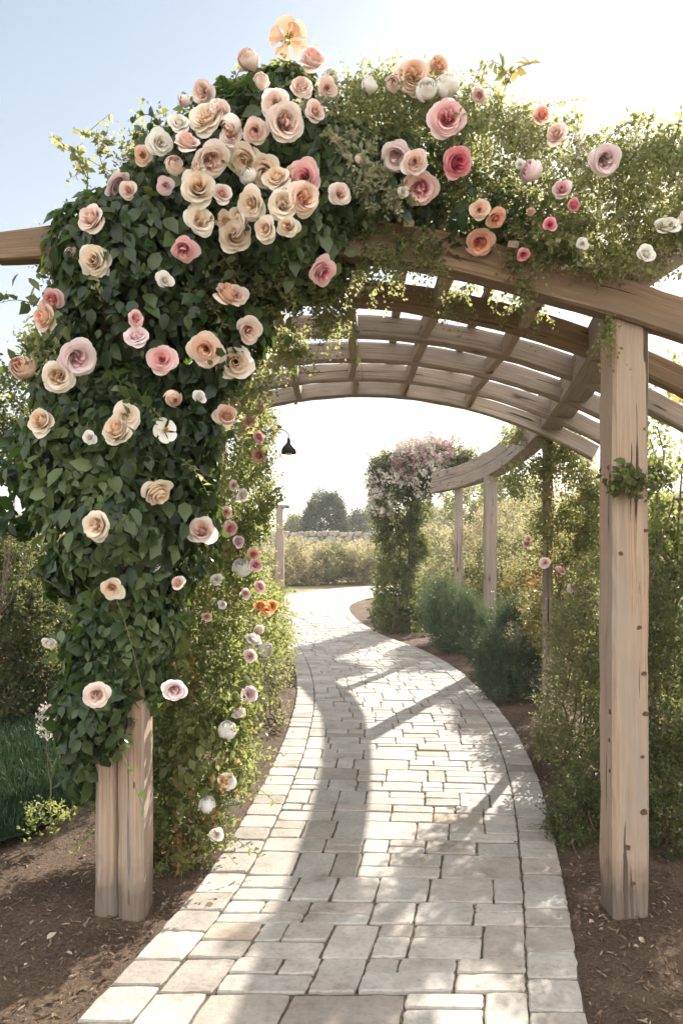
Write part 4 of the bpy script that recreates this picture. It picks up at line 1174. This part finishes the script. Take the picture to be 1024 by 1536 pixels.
# ------------------------------------------------------------------ lawn
def lawn():
    pts = np.array([(-9, 4.0), (-2.0, 4.05), (-1.72, 4.4), (-1.6, 5.2), (-1.55, 6.2), (-1.7, 7.2), (-9, 7.2)])
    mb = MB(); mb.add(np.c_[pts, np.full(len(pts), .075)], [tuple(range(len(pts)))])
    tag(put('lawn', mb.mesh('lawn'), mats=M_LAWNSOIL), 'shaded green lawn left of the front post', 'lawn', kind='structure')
    r = np.random.default_rng(12)
    n = 42000
    x = r.uniform(-5.0, -1.5, n); y = 3.95 + 3.3 * r.random(n) ** 1.3
    lim = np.interp(y, pts[1:6, 1], pts[1:6, 0]) + .05 * snoise(np.c_[x, y, x * 0], 6, 3)
    ok = x < lim
    x, y = x[ok], y[ok]; n = len(x)
    t = nrmz(np.array([0, 0, 1.]) + r.normal(size=(n, 3)) * .35); nn = nrmz(r.normal(size=(n, 3)) * [1, 1, .2])
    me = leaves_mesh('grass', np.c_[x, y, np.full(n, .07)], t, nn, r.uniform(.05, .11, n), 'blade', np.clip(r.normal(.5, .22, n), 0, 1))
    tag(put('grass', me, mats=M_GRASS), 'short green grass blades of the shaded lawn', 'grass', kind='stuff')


lawn()

# ------------------------------------------------------------------ sparse tree at the left edge
sprays(H1, [E(-20, 1000, 7.6, .6, .6, .75), E(60, 985, 7.8, .45, .5, .75), E(40, 900, 8.2, .55, .6, .65)], 120, .4, .05, 246, M_HEDGE, 14, .8, .2)


def branch_tree(name, loc, label, tips, clumps, dens, leaf, mat, seed, trunk_r=.05, gap=-.2, m=8, length=.22, lump=.3, group=None, cat='tree'):
    o = thing(name, loc, label, cat, group)
    r = np.random.default_rng(seed)
    mb = MB()
    base = np.array(loc, float)
    top = np.mean([c for c, _ in clumps], axis=0)
    fork = base * .45 + top * .55; fork[2] = base[2] + (top[2] - base[2]) * .4
    tube(mb, wander(base, fork, 10, .03, r), trunk_r, trunk_r * .65, 8)
    put('trunk', mb.mesh('trunk', True), o, mats=M_BARK)
    mb = MB()
    for c, rad in clumps:
        for k in range(tips):
            e = c + r.normal(size=3) * rad * .5
            tube(mb, wander(fork, e, 9, .06, r), trunk_r * .45, trunk_r * .1, 6)
    put('limbs', mb.mesh('limbs', True), o, mats=M_BARK)
    put('crown', sprig_foliage('crown', clumps, dens, leaf, seed, length=length, m=m, lump=lump, gap=gap), o, mats=mat)
    return o


branch_tree('small_tree', (-3.1, 6.6, 0), 'thin-twigged small tree with open leafy crown at the left edge', 1,
            [E(30, 600, 6.4, .35, .35, .22), E(95, 590, 6.5, .28, .3, .25), E(20, 680, 6.4, .35, .35, .22), E(-40, 620, 6.4, .4, .4, .4), E(60, 520, 6.5, .2, .25, .14), E(100, 700, 6.5, .25, .3, .3)], 230, .05, M_HEDGE, 281, .013, gap=-.2)

# ------------------------------------------------------------------ planting behind the right-hand posts
MID = [
    (755, 830, 14.5, .9, 1.0, 'olive bush filling the gap behind the square timber post', M_OLIVE, .07),
    (835, 815, 13, .8, 1.1, 'tall loose olive shrub behind the thin pole', M_OLIVE, .07),
    (660, 860, 18, .9, .9, 'pale bush right behind the flower-topped pillar', M_OLIVE, .08),
    (705, 800, 19, 1.0, 1.5, 'tall pale shrub seen between the flower-topped pillar and the square timber post', M_DRY, .09),
    (790, 780, 21, 1.4, 1.6, 'sunlit straw-coloured tall shrub beyond the square timber post', M_DRY, .09),
    (880, 790, 17, 1.2, 1.5, 'straw-coloured tall shrub seen beside the right front post', M_DRY, .08),
    (1000, 800, 10, .8, 1.3, 'sunlit olive shrub at the right edge behind the wispy one', M_OLIVE, .06),
    (1060, 860, 8, .7, 1.2, 'olive shrub cut by the right edge of the view', M_OLIVE, .05),
    (740, 745, 26, 1.6, 2.2, 'tall pale shrub far behind the eave beam', M_OLIVE, .11),
]
for k, (px, py, d, rx, rz, lab, mt, lf) in enumerate(MID):
    c = P(px, py, d)
    r = np.random.default_rng(400 + k)
    rz = c[2] * .55
    cl = [(np.array([c[0] + r.normal(0, rx * .35), d + r.normal(0, .3), c[2] * q]), np.array([rx * r.uniform(.5, .75), rx * .6, rz * r.uniform(.45, .7)])) for q in (.3, .55, .8, .95)]
    shrub('tall_shrub', (c[0], d, 0), lab, 'shrub', cl, 1.0 / (lf * lf) * .62 , lf, mt, 410 + k, lf * 4, 8, .7, gap=-.1, lump=.3)

# ------------------------------------------------------------------ far field, wall, trees
def far_bush(px, d, wpx, toppx, mat, lab, seed, basepx=None):
    x = (px - HX) * d / F; w = wpx * d / F / 2; h = EYE + (HY - toppx) * d / F
    r = np.random.default_rng(seed)
    cl = [(np.array([x + r.uniform(-.5, .5) * w, d + r.normal(0, .4), h * q]), np.array([w * r.uniform(.45, .7), w * .6, h * r.uniform(.28, .42)])) for q in (.3, .4, .6, .68, .5)]
    lf = .0042 * d
    o = thing('meadow_bush', (x, d, 0), lab, 'bush', 'bushes of the dry meadow')
    put('foliage', sprig_foliage('foliage', cl, .8 / lf ** 2, lf, seed, length=lf * 4, m=7, up=.8, lump=.3, gap=-.3), o, mats=mat)
    return o


FB = [(300, 36, 120, 800, M_DRY), (395, 35, 90, 815, M_DRY), (440, 34, 50, 815, M_DRY), (468, 35, 60, 826, M_DRY), (500, 35, 55, 824, M_OLIVE), (535, 35.5, 60, 822, M_DRY), (565, 35, 46, 825, M_OLIVE), (452, 36.5, 60, 822, M_DRY),
      (490, 37, 70, 823, M_DRY), (540, 37, 70, 818, M_DRY), (430, 38, 60, 816, M_DRY), (600, 40, 80, 800, M_OLIVE), (650, 42, 90, 790, M_DRY), (558, 38, 24, 808, M_TREE), (720, 45, 100, 785, M_DRY), (800, 40, 120, 780, M_OLIVE),
      (20, 22, 160, 800, M_DRY), (-80, 24, 180, 790, M_DRY), (120, 26, 140, 810, M_DRY), (900, 36, 160, 770, M_DRY), (1010, 30, 150, 760, M_OLIVE), (210, 34, 120, 805, M_DRY)]
WHERE = ['behind the rose-covered left post', 'left of the grey far post', 'just right of the grey far post', 'at the outer bend of the path', 'in the middle of the bend', 'at the bend just left of the flowered pillar', 'touching the flowered pillar',
         'below the round tree at the wall', 'second row below the wall', 'right end of the wall', 'left end of the wall', 'beyond the flowered pillar', 'right of the pillar under the eave beam', 'dark and small beside the pillar', 'behind the square timber post',
         'behind the thin pole', 'pale, over the left hedge', 'at the left edge over the hedge', 'between hedge and left post', 'behind the right front post', 'at the right edge', 'far behind the left column']
for k, ((px, d, w, top, mt), wh) in enumerate(zip(FB, WHERE)):
    kind = {'dry meadow leaf': 'straw-coloured', 'olive shrub leaf': 'olive', 'distant tree leaf': 'dark green'}[mt.name]
    far_bush(px, d, w, top, mt, f'{kind} meadow bush {wh}', 500 + k)

def rise_z(x, y):
    t = np.clip((y - 37) / 8, 0, 1)
    side = np.clip((30 - np.abs(x)) / 20, 0, 1)
    return 1.72 * t * t * (3 - 2 * t) * side - .04


grid_sheet('meadow_rise', -34, 34, 36, 150, 60, 80, lambda v: rise_z(v[:, 0], v[:, 1]) + .04 * snoise(v * [1, 1, 0], 1.2, 77) * np.clip((v[:, 1] - 37) / 8, 0, 1), M_FIELD, 'gently rising dry meadow beyond the bend of the path', 'hill')


# dry stone wall
def stone_wall():
    r = np.random.default_rng(61)
    mb = MB()
    for row in range(3):
        x = -5.2
        while x < 3.0:
            w = r.uniform(.25, .7)
            c = np.array([x + w / 2, 45.5 + r.normal(0, .05), 1.72 + .13 + row * .25 + r.normal(0, .04)])
            th = np.linspace(0, 2 * math.pi, 9)[:-1]
            ring = lambda s, z: np.c_[np.cos(th) * w / 2 * s * 1.05, np.sin(th) * .25 * s, np.full(8, z)] * (1 + r.normal(0, .06, (8, 1))) + c
            v = np.concatenate([ring(.8, -.15), ring(1, -.08), ring(1, .08), ring(.75, .15)])
            f = [(i * 8 + j, i * 8 + (j + 1) % 8, (i + 1) * 8 + (j + 1) % 8, (i + 1) * 8 + j) for i in range(3) for j in range(8)] + [tuple(range(24, 32))]
            mb.add(v, f); x += w
    o = put('stone_wall', mb.mesh('stone_wall'), mats=M_WALL)
    tag(o, 'low dry stone wall crossing the meadow in front of the round tree', 'wall')


stone_wall()


def far_tree(px, d, wpx, top, base_z, mat, lab, seed, kind='round', name='round_tree'):
    x = (px - HX) * d / F; w = wpx * d / F / 2; h = EYE + (HY - top) * d / F
    r = np.random.default_rng(seed)
    cl = []
    for k in range(11):
        a = r.uniform(0, 6.28); q = r.uniform(.15, .75)
        zz = r.uniform(.35, .78)
        fall = math.sqrt(max(.1, 1 - (abs(zz - .5) / .5) ** 2.5))
        cl.append((np.array([x + math.cos(a) * w * .62 * q * fall * 1.4, d + math.sin(a) * w * .6 * q, h * zz]), np.array([w * .42, w * .42, h * r.uniform(.16, .24)])))
    cl.append((np.array([x, d, h * .5]), np.array([w * .8, w * .8, h * .42])))
    lump, gap = .2, -.5
    if kind == 'dome':
        cl = [(np.array([x, d, h * .52]), np.array([w, w, h * .48]))] + [(np.array([x + math.cos(q) * w * .5, d - .3 * w, h * (.55 + .12 * math.sin(q * 2))]), np.array([w * .5, w * .5, h * .3])) for q in (0, .9, 2.2, 3.1)]
        lump, gap = .07, -.9
    lf = (.0028 if kind == 'dome' else .0036) * d
    o = thing(name, (x, d, 0), lab, 'tree', 'trees beyond the meadow')
    mb = MB(); tube(mb, wander((x, d, 0), (x, d, h * .45), 6, .1, r), .05 * h, .03 * h, 8)
    put('trunk', mb.mesh('trunk', True), o, mats=M_BARK)
    put('crown', sprig_foliage('crown', cl, 1.3 / lf ** 2, lf, seed, length=lf * 4.5, m=7, up=1.0, lump=lump, gap=gap), o, mats=mat)


far_tree(487, 56, 66, 738, 0, M_TREE, 'dense dark round tree rising behind the stone wall', 601, 'dome')
far_tree(532, 75, 42, 770, 0, M_TREE, 'lower dark tree right of the round one', 602)
far_tree(556, 95, 40, 762, 0, M_TREE, 'hazy tree next to the flower-topped pillar', 603)
far_tree(440, 70, 50, 775, 0, M_OLIVE, 'pale tree left of the round one', 604)
far_tree(640, 90, 90, 755, 0, M_OLIVE, 'hazy olive tree behind the flower-topped pillar', 605)
far_tree(760, 80, 110, 745, 0, M_OLIVE, 'hazy olive tree behind the square timber post', 606)
far_tree(890, 70, 120, 735, 0, M_OLIVE, 'hazy tree left of the right front post', 607)
far_tree(1010, 60, 110, 740, 0, M_OLIVE, 'hazy tree at the right edge', 608)
far_tree(330, 80, 120, 770, 0, M_TREE, 'far tree hidden behind the left rose', 609)
far_tree(40, 90, 160, 775, 0, M_OLIVE, 'far tree at the left edge', 610)

grid_sheet('far_hills', -420, 420, 240, 800, 60, 24, lambda v: np.clip((v[:, 1] - 240) / 200, 0, 1) * (7 + 5 * snoise(v * [1, .6, 0], .012, 91) + 2 * snoise(v * [1, .5, 0], .04, 92)) - .5, M_HILL, 'low hazy scrub hills on the horizon', 'hills')

# ------------------------------------------------------------------ light, sky, camera
SUN_AZ, SUN_EL = R(24.5), R(29.5)
HAZE = .0009
w = bpy.data.worlds.new('World'); sc.world = w; w.use_nodes = True
t = w.node_tree
bg = t.nodes['Background']
sky = t.nodes.new('ShaderNodeTexSky'); sky.sky_type = 'NISHITA'; sky.sun_disc = False
sky.sun_elevation = SUN_EL; sky.sun_rotation = SUN_AZ
sky.air_density = 1.0; sky.dust_density = 1.2; sky.ozone_density = 1.5; sky.altitude = 0
t.links.new(mixc(t, 1.0, sky.outputs[0], (.5, .5, .5), 'MULTIPLY'), bg.inputs[0]); bg.inputs[1].default_value = .05
# thin bright summer haze over the whole dome: whiter at the horizon, pale blue above, zenith darkened to deepen path shade
tcw = t.nodes.new('ShaderNodeTexCoord'); sx = t.nodes.new('ShaderNodeSeparateXYZ')
t.links.new(tcw.outputs['Generated'], sx.inputs[0])
hz = ramp(t, [(0.0, (.98, .95, .91)), (.12, (.90, .92, .93)), (.35, (.70, .79, .86)), (.58, (.50, .62, .74)), (.72, (.30, .36, .42)), (1, (.22, .27, .32))], sx.outputs['Z'])
# bright glow added to the sky behind the camera to fill shaded fronts
back_fill = ramp(t, [(.36, (1, 1, 1)), (.56, (0, 0, 0))])
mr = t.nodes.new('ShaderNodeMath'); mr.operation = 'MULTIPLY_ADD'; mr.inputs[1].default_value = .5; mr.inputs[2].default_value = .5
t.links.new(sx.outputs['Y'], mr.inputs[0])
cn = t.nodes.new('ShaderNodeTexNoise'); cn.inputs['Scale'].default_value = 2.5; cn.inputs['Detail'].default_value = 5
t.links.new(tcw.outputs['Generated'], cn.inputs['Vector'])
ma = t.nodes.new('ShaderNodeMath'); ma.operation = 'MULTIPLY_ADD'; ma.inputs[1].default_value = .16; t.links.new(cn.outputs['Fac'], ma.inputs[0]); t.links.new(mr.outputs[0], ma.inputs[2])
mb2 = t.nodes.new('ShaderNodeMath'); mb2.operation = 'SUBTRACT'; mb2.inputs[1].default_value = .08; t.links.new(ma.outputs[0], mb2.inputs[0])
t.links.new(mb2.outputs[0], back_fill.inputs['Fac'])
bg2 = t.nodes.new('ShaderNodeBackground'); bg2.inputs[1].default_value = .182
skyc = mixc(t, back_fill.outputs[0], hz.outputs[0], (4.6, 4.5, 4.3))
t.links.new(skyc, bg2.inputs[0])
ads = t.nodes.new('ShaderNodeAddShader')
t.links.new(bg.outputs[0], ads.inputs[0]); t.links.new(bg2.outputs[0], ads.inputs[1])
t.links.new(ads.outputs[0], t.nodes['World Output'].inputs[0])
sl = bpy.data.lights.new('sun', 'SUN'); sl.energy = 4.8; sl.angle = R(.5); sl.color = (1, .94, .85)
so = bpy.data.objects.new('sun', sl); COL.objects.link(so)
sd = Vector((math.sin(SUN_AZ) * math.cos(SUN_EL), math.cos(SUN_AZ) * math.cos(SUN_EL), math.sin(SUN_EL)))
so.rotation_mode = 'QUATERNION'; so.rotation_quaternion = sd.to_track_quat('Z', 'Y'); so.location = sd * 30

# summer haze: one closed box of even, thin air round the whole place
hm = bpy.data.materials.new('haze'); ht = nt(hm)
pv = ht.nodes.new('ShaderNodeVolumePrincipled'); pv.inputs['Density'].default_value = HAZE; pv.inputs['Color'].default_value = (.97, .96, .94, 1); pv.inputs['Anisotropy'].default_value = .35
ho = ht.nodes.new('ShaderNodeOutputMaterial'); ht.links.new(pv.outputs[0], ho.inputs['Volume'])
if HAZE > 0:
    mb = MB()
    mb.add([(x, y, z) for z in (-1.1, 40) for y in (-70, 950) for x in (-520, 520)], [(0, 2, 3, 1), (4, 5, 7, 6), (0, 1, 5, 4), (2, 6, 7, 3), (0, 4, 6, 2), (1, 3, 7, 5)])
    tag(put('haze', mb.mesh('haze'), mats=hm), 'thin bright summer haze over the garden and meadow', 'haze', kind='stuff')

cam = bpy.data.cameras.new('camera'); co = bpy.data.objects.new('camera', cam); COL.objects.link(co)
co.location = (0, 0, EYE); co.rotation_euler = (R(90), 0, 0)
cam.sensor_fit = 'VERTICAL'; cam.sensor_height = 36; cam.lens = 36 * F / 1536
cam.shift_y = (HY - 768) / 1536
cam.clip_end = 3000
sc.camera = co

sc.view_settings.view_transform = 'Standard'; sc.view_settings.look = 'None'; sc.view_settings.gamma = 1
sc.view_settings.exposure = 1.58
try:
    sc.cycles.use_denoising = True
    sc.cycles.max_bounces = 8; sc.cycles.transmission_bounces = 4; sc.cycles.diffuse_bounces = 4
except Exception:
    pass
